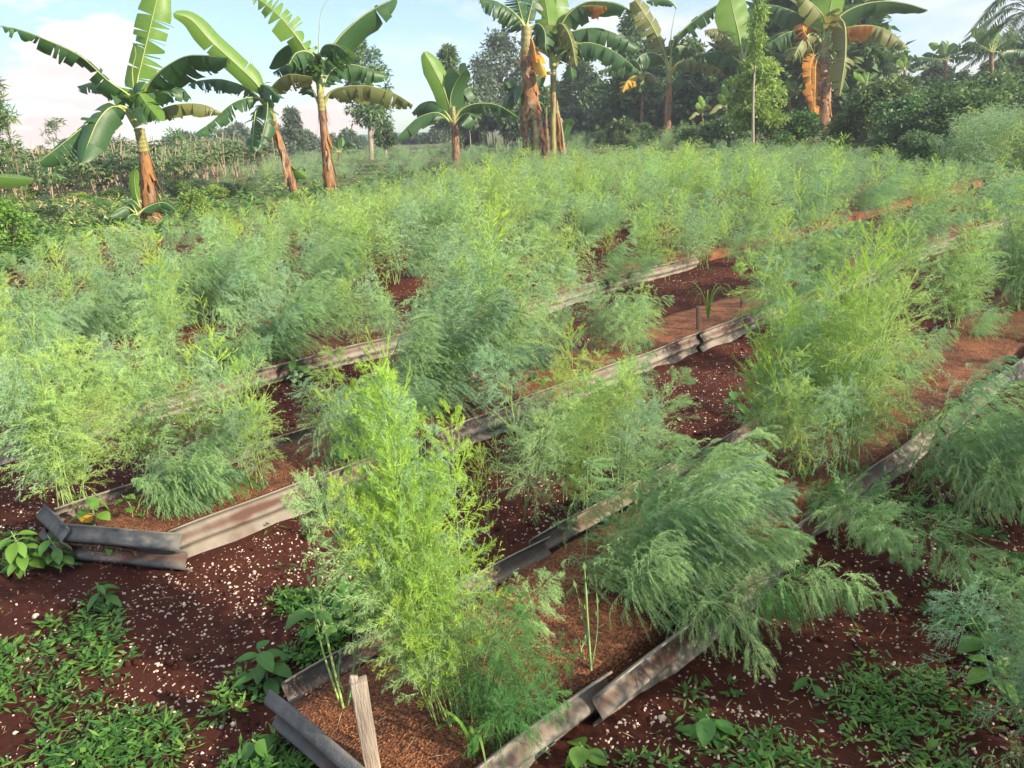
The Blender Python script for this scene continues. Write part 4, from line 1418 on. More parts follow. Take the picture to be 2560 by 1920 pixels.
banana('green stemmed banana plant of the central clump with wide torn leaves to the right', 37.6, c3,
       [(1100, 1090), (1095, 800), (1098, 560), (1095, 430), (1090, 330)], [40, 36, 34, 34, 30],
       [([(1095, 450), (1110, 250), (1118, 100), (1118, -120)], 90, 'f', .3, 1, .1, 'banana_bright', .3),
        ([(1095, 430), (1130, 220), (1190, 90), (1310, 10), (1480, 15), (1610, 70)], 95, 'm', 1.0, 8, .25, 'banana', -.5),
        ([(1180, 110), (1250, 50), (1340, 35), (1440, 40)], 72, 'm', 1.2, 6, .25, 'dead_orange', -.8),
        ([(1095, 440), (1120, 290), (1240, 195), (1400, 182), (1560, 245), (1645, 310)], 90, 'h', 1.15, 10, .3, 'banana', .5),
        ([(1095, 450), (1130, 370), (1220, 295), (1340, 275), (1500, 335), (1660, 465)], 85, 'h', 1.15, 16, .4, 'banana', -.7),
        ([(1095, 440), (1105, 200), (1150, 150), (1210, 250), (1245, 430)], 85, 'm', .8, 14, .35, 'banana_worn', -1.2),
        ([(1085, 440), (1060, 250), (1010, 190), (975, 260), (960, 340)], 80, 'm', .8, 8, .3, 'banana', -.9),
        ([(1085, 470), (1000, 480), (910, 550), (865, 670)], 70, 'm', .8, 4, .25, 'banana', -.8),
        ([(1085, 640), (1000, 520), (900, 540), (800, 610)], 60, 'h', .9, 5, .3, 'banana', .8),
        ([(1100, 450), (1060, 100), (1030, -60)], 80, 'f', .4, 2, .3, 'banana_bright', -.4),
        ([(1100, 450), (1180, 330), (1210, 420), (1220, 520)], 60, 'm', .8, 8, .4, 'banana', -.9)],
       37, sheaths=4, mat_='banana_stem')
banana('slim yellow green young banana stem in the front of the central clump', 36.6, c3,
       [(985, 1075), (985, 900), (975, 780)], [38, 34, 24],
       [([(975, 790), (960, 740), (965, 700)], 14, 'f', .3, 0, 0, 'banana_worn', 0)], 41, sheaths=2, mat_='banana_stem')
banana('short pinkish banana shoot standing between two stems of the central clump', 36.8, c3,
       [(1060, 1085), (1055, 900), (1050, 790), (1052, 700)], [32, 30, 22, 8],
       [([(1052, 760), (1050, 720), (1053, 690)], 10, 'f', .3, 0, 0, 'banana_worn', 0)], 43, sheaths=3)
banana('young banana plant in shade at the left back of the central clump', 38.6, c3,
       [(930, 1040), (905, 850), (890, 680)], [42, 36, 26],
       [([(888, 690), (880, 560), (940, 500), (1020, 470)], 55, 'm', .9, 3, .2, 'banana', -.5),
        ([(888, 700), (840, 620), (800, 640), (780, 720)], 60, 'm', .9, 4, .2, 'banana', -.5),
        ([(888, 690), (850, 540), (810, 500), (790, 590)], 60, 'm', .9, 4, .2, 'banana', .5)], 47, sheaths=5)
banana('brown dried banana stem with hanging dead leaves, right of the central clump', 37.8, c3,
       [(1150, 1095), (1150, 960), (1128, 780), (1112, 650)], [44, 40, 30, 20],
       [([(1150, 1000), (1160, 900), (1195, 800), (1235, 785)], 40, 'f', .4, 0, 0, 'banana', -.3),
        ([(1120, 700), (1140, 760), (1160, 900), (1170, 1080)], 32, 'm', .8, 9, .4, 'dry_brown', -.4)], 53, sheaths=20)
# --- slender banana right of the middle
c4 = crop(1440, 0, 2.9625)
banana('slender tall banana plant standing alone, its trunk lit orange on the right side', 46.0, c4,
       [(678, 1075), (680, 850), (690, 650), (693, 500)], [54, 46, 36, 28],
       [([(688, 520), (650, 370), (560, 185), (480, 60), (420, -30)], 95, 'f', .5, 9, .25, 'banana_worn', -.6),
        ([(690, 520), (725, 300), (830, 185), (960, 85), (1090, 15), (1165, 35)], 88, 'm', 1.05, 11, .35, 'banana', -.5),
        ([(690, 530), (645, 430), (560, 385), (480, 410), (440, 455)], 90, 'm', .95, 10, .3, 'banana', -.7),
        ([(692, 530), (770, 455), (880, 440), (1000, 475), (1105, 550)], 62, 'h', 1.05, 16, .45, 'banana_worn', -.5),
        ([(692, 520), (730, 360), (800, 340), (880, 400)], 75, 'm', .85, 8, .3, 'banana', .6),
        ([(688, 500), (640, 330), (600, 260), (520, 250)], 75, 'm', .85, 8, .3, 'banana', .8),
        ([(745, 60), (700, 5), (620, -10), (520, 5)], 40, 'h', 1.0, 4, .3, 'banana', 0),
        ([(690, 570), (715, 520), (745, 485)], 14, 'f', .3, 0, 0, 'banana_yellow', -.2)],
       59, spears=[[(694, 420), (705, 260), (728, 120), (745, 55)]], sheaths=7)
banana('thin stemmed banana plant with hanging yellowing leaves behind the slender tall one', 52.0, c4,
       [(487, 985), (486, 850), (492, 700), (492, 570)], [20, 18, 18, 16],
       [([(492, 580), (430, 500), (300, 490), (165, 525)], 60, 'h', 1.1, 16, .45, 'banana', -.4),
        ([(492, 590), (440, 560), (380, 600), (345, 680)], 60, 'm', .8, 8, .3, 'banana_yellow', -.6),
        ([(492, 590), (520, 540), (570, 560), (600, 620)], 60, 'm', .9, 9, .3, 'banana_worn', -.5),
        ([(492, 580), (470, 480), (420, 440), (370, 470)], 60, 'm', .9, 9, .3, 'banana', .5),
        ([(492, 590), (500, 600), (480, 620), (470, 680)], 50, 'm', .7, 8, .3, 'banana', -.6)], 61, sheaths=3)
banana('banana plant with one broad pale upright leaf, behind the feathery yellow green shrub', 44.0, c4,
       [(1260, 1000), (1250, 700), (1242, 450)], [50, 45, 34],
       [([(1240, 450), (1205, 250), (1160, 60), (1140, -60)], 130, 'f', .25, 1, .1, 'banana_bright', -.4),
        ([(1245, 440), (1300, 200), (1360, 60)], 115, 'f', .45, 2, .2, 'banana', .5),
        ([(1235, 460), (1165, 300), (1060, 215), (955, 222)], 80, 'h', 1.05, 18, .5, 'banana_worn', -.4),
        ([(1250, 450), (1380, 320), (1540, 235), (1670, 240)], 80, 'h', 1.05, 18, .5, 'banana', -.3),
        ([(1240, 480), (1110, 385), (990, 385), (880, 415)], 80, 'h', 1.1, 12, .3, 'banana', .5),
        ([(1250, 480), (1340, 410), (1460, 390), (1600, 420)], 80, 'h', 1.1, 12, .3, 'banana', .5)], 67, sheaths=0)
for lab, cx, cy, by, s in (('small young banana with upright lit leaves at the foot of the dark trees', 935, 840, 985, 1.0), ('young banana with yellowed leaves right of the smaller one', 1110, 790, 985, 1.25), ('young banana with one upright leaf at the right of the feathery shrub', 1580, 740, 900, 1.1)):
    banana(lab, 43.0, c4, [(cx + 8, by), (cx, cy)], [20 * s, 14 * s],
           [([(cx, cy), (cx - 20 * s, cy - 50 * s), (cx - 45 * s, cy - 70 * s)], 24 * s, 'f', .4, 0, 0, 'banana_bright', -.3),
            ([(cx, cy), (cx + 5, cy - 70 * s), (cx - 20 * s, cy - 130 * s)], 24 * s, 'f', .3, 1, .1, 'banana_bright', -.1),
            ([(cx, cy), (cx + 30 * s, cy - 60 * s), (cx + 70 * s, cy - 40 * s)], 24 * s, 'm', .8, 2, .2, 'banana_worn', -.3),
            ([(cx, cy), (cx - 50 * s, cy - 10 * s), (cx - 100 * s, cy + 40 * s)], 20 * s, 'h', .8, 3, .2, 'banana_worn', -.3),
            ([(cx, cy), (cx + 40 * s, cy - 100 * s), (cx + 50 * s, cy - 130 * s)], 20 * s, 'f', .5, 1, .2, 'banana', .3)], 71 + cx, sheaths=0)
# --- big dark banana at right with orange dead leaves
c5 = crop(1900, 0, 2.5136)
banana('large dark banana plant at right with a curtain of orange dead leaves on its trunk', 42.0, c5,
       [(400, 830), (400, 600), (395, 400), (400, 240)], [84, 74, 64, 48],
       [([(405, 260), (480, 120), (600, 40), (760, 5), (920, 20), (1055, 62)], 88, 'm', 1.05, 5, .2, 'banana', -.4),
        ([(410, 270), (500, 190), (620, 158), (740, 165), (850, 220), (930, 295)], 78, 'h', 1.1, 18, .35, 'banana_worn', -.5),
        ([(500, 190), (560, 170), (640, 160), (715, 165)], 66, 'h', 1.15, 9, .3, 'dead_orange', -.9),
        ([(405, 250), (435, 80), (465, -80)], 110, 'f', .3, 2, .1, 'banana_bright', -.2),
        ([(400, 250), (400, 110), (340, 30), (250, -40)], 85, 'm', .8, 8, .3, 'banana_worn', -.8),
        ([(395, 270), (300, 195), (180, 200), (30, 280)], 78, 'h', 1.05, 18, .5, 'banana', -.5),
        ([(410, 250), (470, 110), (530, 150), (535, 350), (500, 600)], 80, 'm', .75, 7, .25, 'banana_worn', -1.5),
        ([(395, 280), (335, 205), (265, 255), (215, 350)], 100, 'm', .8, 11, .2, 'banana_worn', -1.3),
        ([(395, 250), (280, 110), (130, 40), (0, 20)], 85, 'h', 1.05, 14, .4, 'banana', .6),
        ([(410, 290), (470, 330), (500, 380), (480, 440)], 80, 'm', .8, 4, .2, 'banana', .5),
        ([(385, 320), (350, 400), (345, 560), (345, 740)], 55, 'f', .5, 12, .35, 'dead_orange', -1.1),
        ([(380, 320), (320, 380), (315, 520), (335, 660)], 45, 'f', .5, 10, .35, 'dead_orange', -.9),
        ([(410, 320), (430, 400), (440, 540), (435, 640)], 40, 'f', .6, 8, .35, 'dry_brown', -.9),
        ([(380, 200), (290, 150), (270, 180), (300, 240)], 60, 'm', .8, 6, .3, 'dead_orange', -.9),
        ([(395, 280), (480, 400), (520, 480), (560, 560)], 70, 'm', .7, 3, .2, 'banana', .3)],
       83, sheaths=22)
# --- suckers by the trunks, and the leaf that enters at the left edge
banana('young banana shoot with a single pale upright leaf behind the leftmost banana trunk', 18.2, c1,
       [(940, 1420), (905, 1330)], [24, 16],
       [([(905, 1330), (880, 1250), (870, 1150), (880, 1095)], 36, 'f', .35, 1, .1, 'banana_bright', -.1),
        ([(905, 1340), (850, 1290), (790, 1300)], 24, 'm', .8, 2, .2, 'banana', -.3)], 91, sheaths=0)
banana('low dark banana shoots at the foot of the leftmost banana', 16.6, c1,
       [(900, 1450), (890, 1385)], [26, 18],
       [([(890, 1390), (820, 1340), (760, 1360), (705, 1400)], 40, 'm', .7, 2, .2, 'banana', -.4),
        ([(890, 1390), (860, 1330), (830, 1320), (770, 1345)], 34, 'm', .7, 1, .2, 'banana', .2),
        ([(890, 1390), (950, 1340), (1060, 1310), (1150, 1370)], 40, 'm', .7, 2, .2, 'banana', .3),
        ([(890, 1390), (850, 1390), (800, 1440)], 34, 'm', .7, 1, .2, 'banana', -.4)], 93, sheaths=0)
banana('banana plant mostly outside the left edge, one pale leaf tip reaching in', 15.0, c1,
       [(-330, 1560), (-300, 1250)], [70, 50],
       [([(-300, 1250), (-200, 1170), (-60, 1145), (80, 1150), (215, 1165)], 52, 'm', .55, 2, .1, 'banana_bright', -.4),
        ([(-300, 1250), (-340, 1000), (-420, 850)], 60, 'f', .5, 3, .2, 'banana', 0)], 97, sheaths=0)
banana('small banana shoot with a yellow green leaf between the two leaning banana trunks', 24.2, c2,
       [(880, 1240), (870, 1180)], [24, 16],
       [([(870, 1180), (850, 1110), (835, 1060)], 24, 'f', .4, 1, .1, 'banana_bright', -.2),
        ([(870, 1180), (860, 1080), (900, 1110), (950, 1150)], 34, 'm', .6, 1, .1, 'banana_bright', -.4),
        ([(870, 1190), (910, 1080), (930, 1120)], 20, 'm', .6, 1, .1, 'banana', .4)], 99, sheaths=0)
# --- distant bananas
def far_banana(label, cx, cy, by, Y, s, seed, conv=lambda x, y: (x, y)):
    rg = random.Random(seed)
    lv = []
    for i in range(8):
        a = math.pi * (.05 + .9 * i / 7) + rg.uniform(-.12, .12)
        L = s * rg.uniform(.8, 1.15)
        e = (cx + math.cos(a) * L, cy - math.sin(a) * L * .9)
        e2 = (cx + math.cos(a) * L * 1.35, cy - math.sin(a) * L * (.95 if .9 < a < 2.2 else .55))
        up = .9 < a < 2.2
        lv.append(([(cx, cy), (cx + math.cos(a) * L * .5, cy - math.sin(a) * L * .6), e, e2], s * .22, 'f' if up else 'h', .4 if up else 1.0, 3 if up else 9, .3, 'banana_bright' if up and i % 2 else 'banana', rg.uniform(-.8, .8)))
    return banana(label, Y, conv, [(cx + 2, by), (cx, cy)], [s * .16, s * .12], lv, seed, sheaths=0)


far_banana('small distant banana in front of the pair of thin trees at left', 848, 380, 425, 52, 44, 101)
far_banana('distant dark banana with drooping leaves, left of three at the right skyline', 2262, 175, 260, 62, 50, 103)
far_banana('distant banana with one torn upright leaf, middle of three at the right skyline', 2364, 150, 250, 58, 56, 105)
far_banana('bigger banana at the right skyline with a rounded upright leaf', 2478, 130, 260, 50, 72, 107)
far_banana('young banana growing in the dark shrubs right of the big dark banana', 2165, 215, 270, 46, 40, 109)

# ------------------------------------------------------------------ leaves, shrubs and trees
def leaf_quads(centers, dirs, ups, L, W, fold=.0):
    """rhombic leaves: base, two sides, tip; all arrays (n,3), L and W arrays (n,)"""
    d = norm(dirs)
    s = norm(np.cross(d, ups))
    u = np.cross(s, d)
    L = np.asarray(L)[:, None]; W = np.asarray(W)[:, None]
    b = centers
    m1 = centers + d * L * .45 + s * W * .5 + u * fold * W
    m2 = centers + d * L * .45 - s * W * .5 + u * fold * W
    t = centers + d * L - u * L * .08
    V = np.stack([b, m1, t, m2], 1).reshape(-1, 3)
    return V, np.arange(len(V)).reshape(-1, 4)


def clump_leaves(rg, centers, radii, per, L, W, flat=.7, droop=.2):
    V_all = []
    n = len(centers)
    c = np.repeat(centers, per, 0)
    r = np.repeat(radii, per)[:, None]
    off = rg.standard_normal((n * per, 3))
    off = norm(off) * (rg.random((n * per, 1)) ** .45)
    off[:, 2] *= flat
    p = c + off * r
    d = norm(off + .6 * rg.standard_normal(off.shape)) - UP * droop
    up = rg.standard_normal(off.shape) * .7 + UP
    k = len(p)
    return leaf_quads(p, d, up, L * (.6 + .7 * rg.random(k)), W * (.6 + .7 * rg.random(k)), .12)


def tree_meshes(seed, H, r, crown0, clumps, per, leafL, leafW, shape='round', trunk_r=.12, limbs=9, clump_r=.32, flat=.75, droop=.2):
    rg = np.random.default_rng(seed)
    zc = []
    while len(zc) < clumps:
        z = rg.random()
        a = rg.random() * 6.283
        if shape == 'round': prof = math.sin(math.pi * min(1, .12 + .86 * z)) ** .6
        elif shape == 'cone': prof = (1.02 - z) ** .7
        elif shape == 'column': prof = .75 * (1 - z ** 3)
        elif shape == 'layer': prof = (.95 if (z < .3 or z > .45) else .15) * math.sin(math.pi * (.15 + .8 * z)) ** .5
        else: prof = .4 + .6 * z
        rr = r * prof * math.sqrt(rg.random()) * (.85 + .3 * math.sin(a * 2 + seed) ** 2)
        zc.append((rr * math.cos(a), rr * math.sin(a), H * (crown0 + (1 - crown0) * z)))
    C = np.array(zc)
    V, F = clump_leaves(rg, C, r * clump_r * (.6 + .7 * rg.random(clumps)), per, leafL, leafW, flat, droop)
    fm = MB(); fm.add(V, F)
    tm = MB()
    wob = .04 * H
    zs = np.linspace(-.1, H * (.86 if shape != 'round' else .75), 10)
    tx = wob * np.sin(zs / H * 4 + seed) * (zs / H); ty = wob * np.cos(zs / H * 3.1 + seed) * (zs / H)
    tm.tube(np.stack([tx, ty, zs], -1), trunk_r * (1.15 - .95 * (zs - zs[0]) / (zs[-1] - zs[0])), 8, True, .06, rg)
    idx = rg.choice(len(C), min(limbs, len(C)), replace=False)
    for i in idx:
        e = C[i]
        z0 = max(H * crown0 * .6, e[2] - .35 * np.hypot(e[0], e[1]) - .12 * H)
        z0 = min(z0, zs[-1] * .95)
        b = np.array([np.interp(z0, zs, tx), np.interp(z0, zs, ty), z0])
        m = (b + e) / 2 + np.array([0, 0, .04 * H])
        rr = trunk_r * (1.1 - .85 * z0 / H) * .5
        tm.tube(spline([b, m, e], 7), np.linspace(rr, rr * .25, 7), 5)
    return tm, fm


TREE_LIB = {}


def tree(label, px, Y, py_top, spec, group=None, name='tree', base_dz=0.0, key=None, cat='tree'):
    """px, py_top: where the crown top shows; spec: dict for tree_meshes without H"""
    p = ground_at(px, Y); p.z = ground_z(p.x, p.y)
    p = ground_at(px, Y, p.z); p.z += base_dz
    H = max(.3, at(px, py_top, Y).z - p.z)
    sp = dict(spec)
    leaf, bark = sp.pop('leaf'), sp.pop('bark', 'bark')
    seed = sp.pop('seed', None)
    k = key or (label, px)
    root = empty(name, p, 0 if key is None else random.uniform(0, 6.28))
    tag(root, label, cat, group)
    if k not in TREE_LIB:
        r = sp.pop('r')
        tm, fm = tree_meshes(seed if seed is not None else int(px) + 7, H, r * H, sp.pop('crown0'), sp.pop('clumps'), sp.pop('per'), sp.pop('L'), sp.pop('W'), **sp)
        TREE_LIB[k] = (tm.mesh('trunk', M[bark], True), fm.mesh('crown', M[leaf]), H)
    tmesh, fmesh, H0 = TREE_LIB[k]
    t = link('trunk', tmesh, root); f = link('crown', fmesh, root)
    s = H / H0
    t.scale = f.scale = (s, s, s)
    return root


def build_trees():
    # pair of thin trees left of the middle
    tree('tall thin tree with two separate dark rounded tiers of foliage, left of the middle', 930, 55, 100, dict(r=.19, crown0=.28, clumps=60, per=75, L=.34, W=.13, leaf='leaf_dark', bark='bark_pale', shape='layer', trunk_r=.16, clump_r=.36, limbs=16), name='layered_tree')
    tree('lower thin tree just right of the one with two tiers', 966, 57, 300, dict(r=.24, crown0=.3, clumps=30, per=60, L=.32, W=.12, leaf='leaf_dark', bark='bark_pale', trunk_r=.11), name='layered_tree')
    tree('grey green tree rising behind the small bright banana', 1137, 62, 112, dict(r=.20, crown0=.18, clumps=70, per=70, L=.36, W=.16, leaf='leaf_mid', shape='cone', trunk_r=.2, clump_r=.34), name='broadleaf_tree')
    tree('airy grey tree with sky gaps behind the central banana clump', 1265, 78, 92, dict(r=.32, crown0=.3, clumps=80, per=60, L=.5, W=.22, leaf='leaf_grey', trunk_r=.2, clump_r=.26, limbs=26), name='broadleaf_tree')
    tree('grey tree with a lower crown left of the airy one', 1215, 74, 190, dict(r=.32, crown0=.25, clumps=50, per=60, L=.45, W=.2, leaf='leaf_grey', trunk_r=.17, clump_r=.3, limbs=16), name='broadleaf_tree')
    tree('pale green sunlit tree right of the central banana clump', 1452, 70, 158, dict(r=.34, crown0=.2, clumps=70, per=70, L=.42, W=.2, leaf='leaf_mid', trunk_r=.18, clump_r=.3, limbs=16), name='broadleaf_tree')
    tree('tall dark tree behind the slender banana', 1585, 66, 40, dict(r=.16, crown0=.3, clumps=70, per=60, L=.42, W=.2, leaf='leaf_dark', trunk_r=.2, clump_r=.34), name='broadleaf_tree')
    tree('rounded yellow green tree in sun behind the big dark banana', 2150, 64, 85, dict(r=.42, crown0=.15, clumps=80, per=80, L=.34, W=.18, leaf='leaf_light', trunk_r=.2, clump_r=.28), name='broadleaf_tree')
    tree('rounded lit tree top between the slender banana and the pale leaved one', 1715, 62, 105, dict(r=.3, crown0=.2, clumps=60, per=70, L=.36, W=.18, leaf='leaf_mid', trunk_r=.2, clump_r=.3), name='broadleaf_tree')
    tree('small pointed grey green tree between the two leaning bananas', 742, 72, 278, dict(r=.32, crown0=.08, clumps=50, per=60, L=.42, W=.18, leaf='leaf_grey', shape='cone', trunk_r=.12), name='broadleaf_tree')
    # dark wood from the middle to the right: every tree a thing
    dark = dict(r=.40, crown0=.12, clumps=64, per=62, L=.5, W=.24, leaf='leaf_dark', trunk_r=.17, clump_r=.3, limbs=10)
    mid = dict(dark, leaf='leaf_mid', r=.36)
    grey = dict(dark, leaf='leaf_grey', r=.36)
    rg = random.Random(5)
    tops = [(1180, 290, 'grey'), (1330, 210, 'dark'), (1400, 235, 'mid'), (1500, 215, 'dark'), (1560, 190, 'dark'), (1620, 175, 'dark'), (1660, 160, 'dark'), (1720, 170, 'dark'), (1770, 150, 'dark'), (1830, 120, 'dark'), (1880, 60, 'dark'), (1960, -40, 'dark'), (2010, -60, 'dark'), (2090, 20, 'dark'),
            (2040, 130, 'mid'), (2120, 190, 'dark'), (2200, 215, 'grey'), (2260, 205, 'mid'), (2330, 175, 'grey'), (2400, 185, 'dark'), (2470, 160, 'dark'), (2540, 110, 'dark'), (2600, 120, 'dark')]
    for px, py, kd in tops:
        Y = 60 + rg.uniform(-6, 12) - (8 if px > 1850 else 0)
        sp = {'dark': dark, 'mid': mid, 'grey': grey}[kd]
        wd = {'dark': 'dark', 'mid': 'mid green', 'grey': 'grey green'}[kd]
        zone = 'between the central clump and the slender banana' if px < 1660 else ('behind the yellow green feathery shrub' if px < 1950 else ('behind the big dark banana' if px < 2150 else 'on the right skyline'))
        tree(f'{wd} tree in the wood {zone}', px, Y, py, sp, group=f'{wd} trees in the wood {zone}', key=(kd, rg.randrange(3)), name='wood_tree')
    # thin pale stems at the edge of the wood
    sap = dict(r=.17, crown0=.55, clumps=16, per=50, L=.34, W=.16, leaf='leaf_grey', bark='bark_pale', trunk_r=.05, clump_r=.6, limbs=4)
    for i in range(44):
        px = rg.uniform(1150, 1325) if i < 16 else rg.uniform(1415, 1640)
        side = 'left' if i < 16 else 'right'
        tree(f'sapling with thin pale trunk edging the wood, {side} of the central clump', px, rg.uniform(54, 60), rg.uniform(255, 318), sap, group=f'thin pale trunks {side} of the central clump', key=('sap', i % 4), name='sapling')
    # hazy treeline at left
    tl = dict(r=.5, crown0=.05, clumps=50, per=50, L=.6, W=.3, leaf='leaf_grey', trunk_r=.2, clump_r=.3, limbs=5)
    for i, (px, py) in enumerate([(430, 350), (470, 335), (520, 342), (560, 330), (600, 322), (640, 335), (690, 318), (790, 345), (1010, 340), (1060, 335), (1090, 322), (830, 338), (875, 330), (905, 342), (980, 332), (1035, 328), (1110, 318), (770, 330), (715, 330), (505, 338), (580, 334), (20, 365), (110, 372), (170, 376), (230, 380), (285, 370)]):
        where = 'behind the cassava at far left' if px < 400 else ('between the first two bananas' if px < 800 else 'left of the wood')
        tree(f'low hazy tree on the skyline {where}', px, 95 + (i * 37) % 20, py, tl, group=f'hazy skyline trees {where}', key=('tl', i % 4), name='wood_tree')
    # thin wispy tall plants at left
    wis = dict(r=.18, crown0=.35, clumps=26, per=26, L=.26, W=.05, leaf='leaf_mid', bark='twig', trunk_r=.035, clump_r=.34, limbs=16, flat=.5, droop=.1)
    tree('tall wispy sapling with sparse feathery leaves against the pink cloud at left', 62, 26, 185, dict(wis, shape='column', r=.16, per=34), name='wispy_sapling')
    tree('second wispy sapling lower down at the left edge', 8, 27, 330, wis, name='wispy_sapling')
    tree('thin wispy stem on the skyline between the first two bananas', 452, 34, 318, dict(wis, r=.2, clumps=14, trunk_r=.02), name='wispy_sapling')
    tree('thin wispy stem behind the leftmost banana trunk', 320, 36, 345, dict(wis, r=.3, clumps=14, trunk_r=.02), name='wispy_sapling')
    tree('thin wispy stem left of the leftmost banana, below its drooping leaf', 176, 36, 295, dict(wis, r=.2, clumps=14, trunk_r=.02), name='wispy_sapling')
    # feathery shrub with the tall thin stem rising out of it
    tree('broad feathery yellow green shrub right of the middle', 1890, 33, 150, dict(r=.36, crown0=.25, clumps=110, per=60, L=.22, W=.08, leaf='leaf_light', bark='twig', trunk_r=.05, clump_r=.26, limbs=20, flat=.45, droop=.25), name='feathery_shrub', cat='shrub')
    tree('very tall thin pole like sapling with pale leaf tufts, rising out of the feathery shrub', 1882, 31.5, -70, dict(r=.04, crown0=.52, clumps=44, per=34, L=.24, W=.06, leaf='leaf_light', bark='bark_pale', shape='column', trunk_r=.055, clump_r=.9, limbs=16, flat=1.2, droop=.4), name='tall_sapling')


build_trees()


def shrub_mesh(seed, clumps, per, L, W, r=.55, h=1.0, flat=.8):
    rg = np.random.default_rng(seed)
    a = rg.random(clumps) * 6.283
    z = rg.random(clumps) ** .8
    rr = r * np.sqrt(rg.random(clumps)) * np.sin(np.pi * (.2 + .7 * z)) ** .6
    C = np.stack([rr * np.cos(a), rr * np.sin(a), h * (.12 + .82 * z)], -1)
    V, F = clump_leaves(rg, C, r * .3 * (.6 + .7 * rg.random(clumps)), per, L, W, flat, .05)
    fm = MB(); fm.add(V, F)
    tm = MB()
    for i in range(min(14, clumps)):
        e = C[i]
        b = np.array([e[0] * .12, e[1] * .12, -.05])
        tm.tube(spline([b, (b + e) / 2 + np.array([0, 0, .08]), e], 6), np.linspace(.022, .006, 6) * h, 5)
    return tm, fm


SHRUB_LIB = {}


def shrub(label, px, Y, py_top, leaf='leaf_mid', key=0, width=1.0, group=None, name='shrub', clumps=46, per=40, L=.10, W=.05):
    p = ground_at(px, Y); p.z = ground_z(p.x, p.y); p = ground_at(px, Y, p.z)
    H = max(.25, at(px, py_top, Y).z - p.z)
    kk = (leaf, key, round(L, 3))
    if kk not in SHRUB_LIB:
        tm, fm = shrub_mesh(key * 13 + len(leaf) * 7 + int(L * 1000), clumps, per, L, W)
        SHRUB_LIB[kk] = (tm.mesh('branches', M['twig'], True), fm.mesh('leaves', M[leaf]))
    tm, fm = SHRUB_LIB[kk]
    root = empty(name, p, random.uniform(0, 6.28))
    tag(root, label, 'shrub', group)
    a = link('branches', tm, root); b = link('leaves', fm, root)
    a.scale = b.scale = (H * width, H * width, H)
    return root


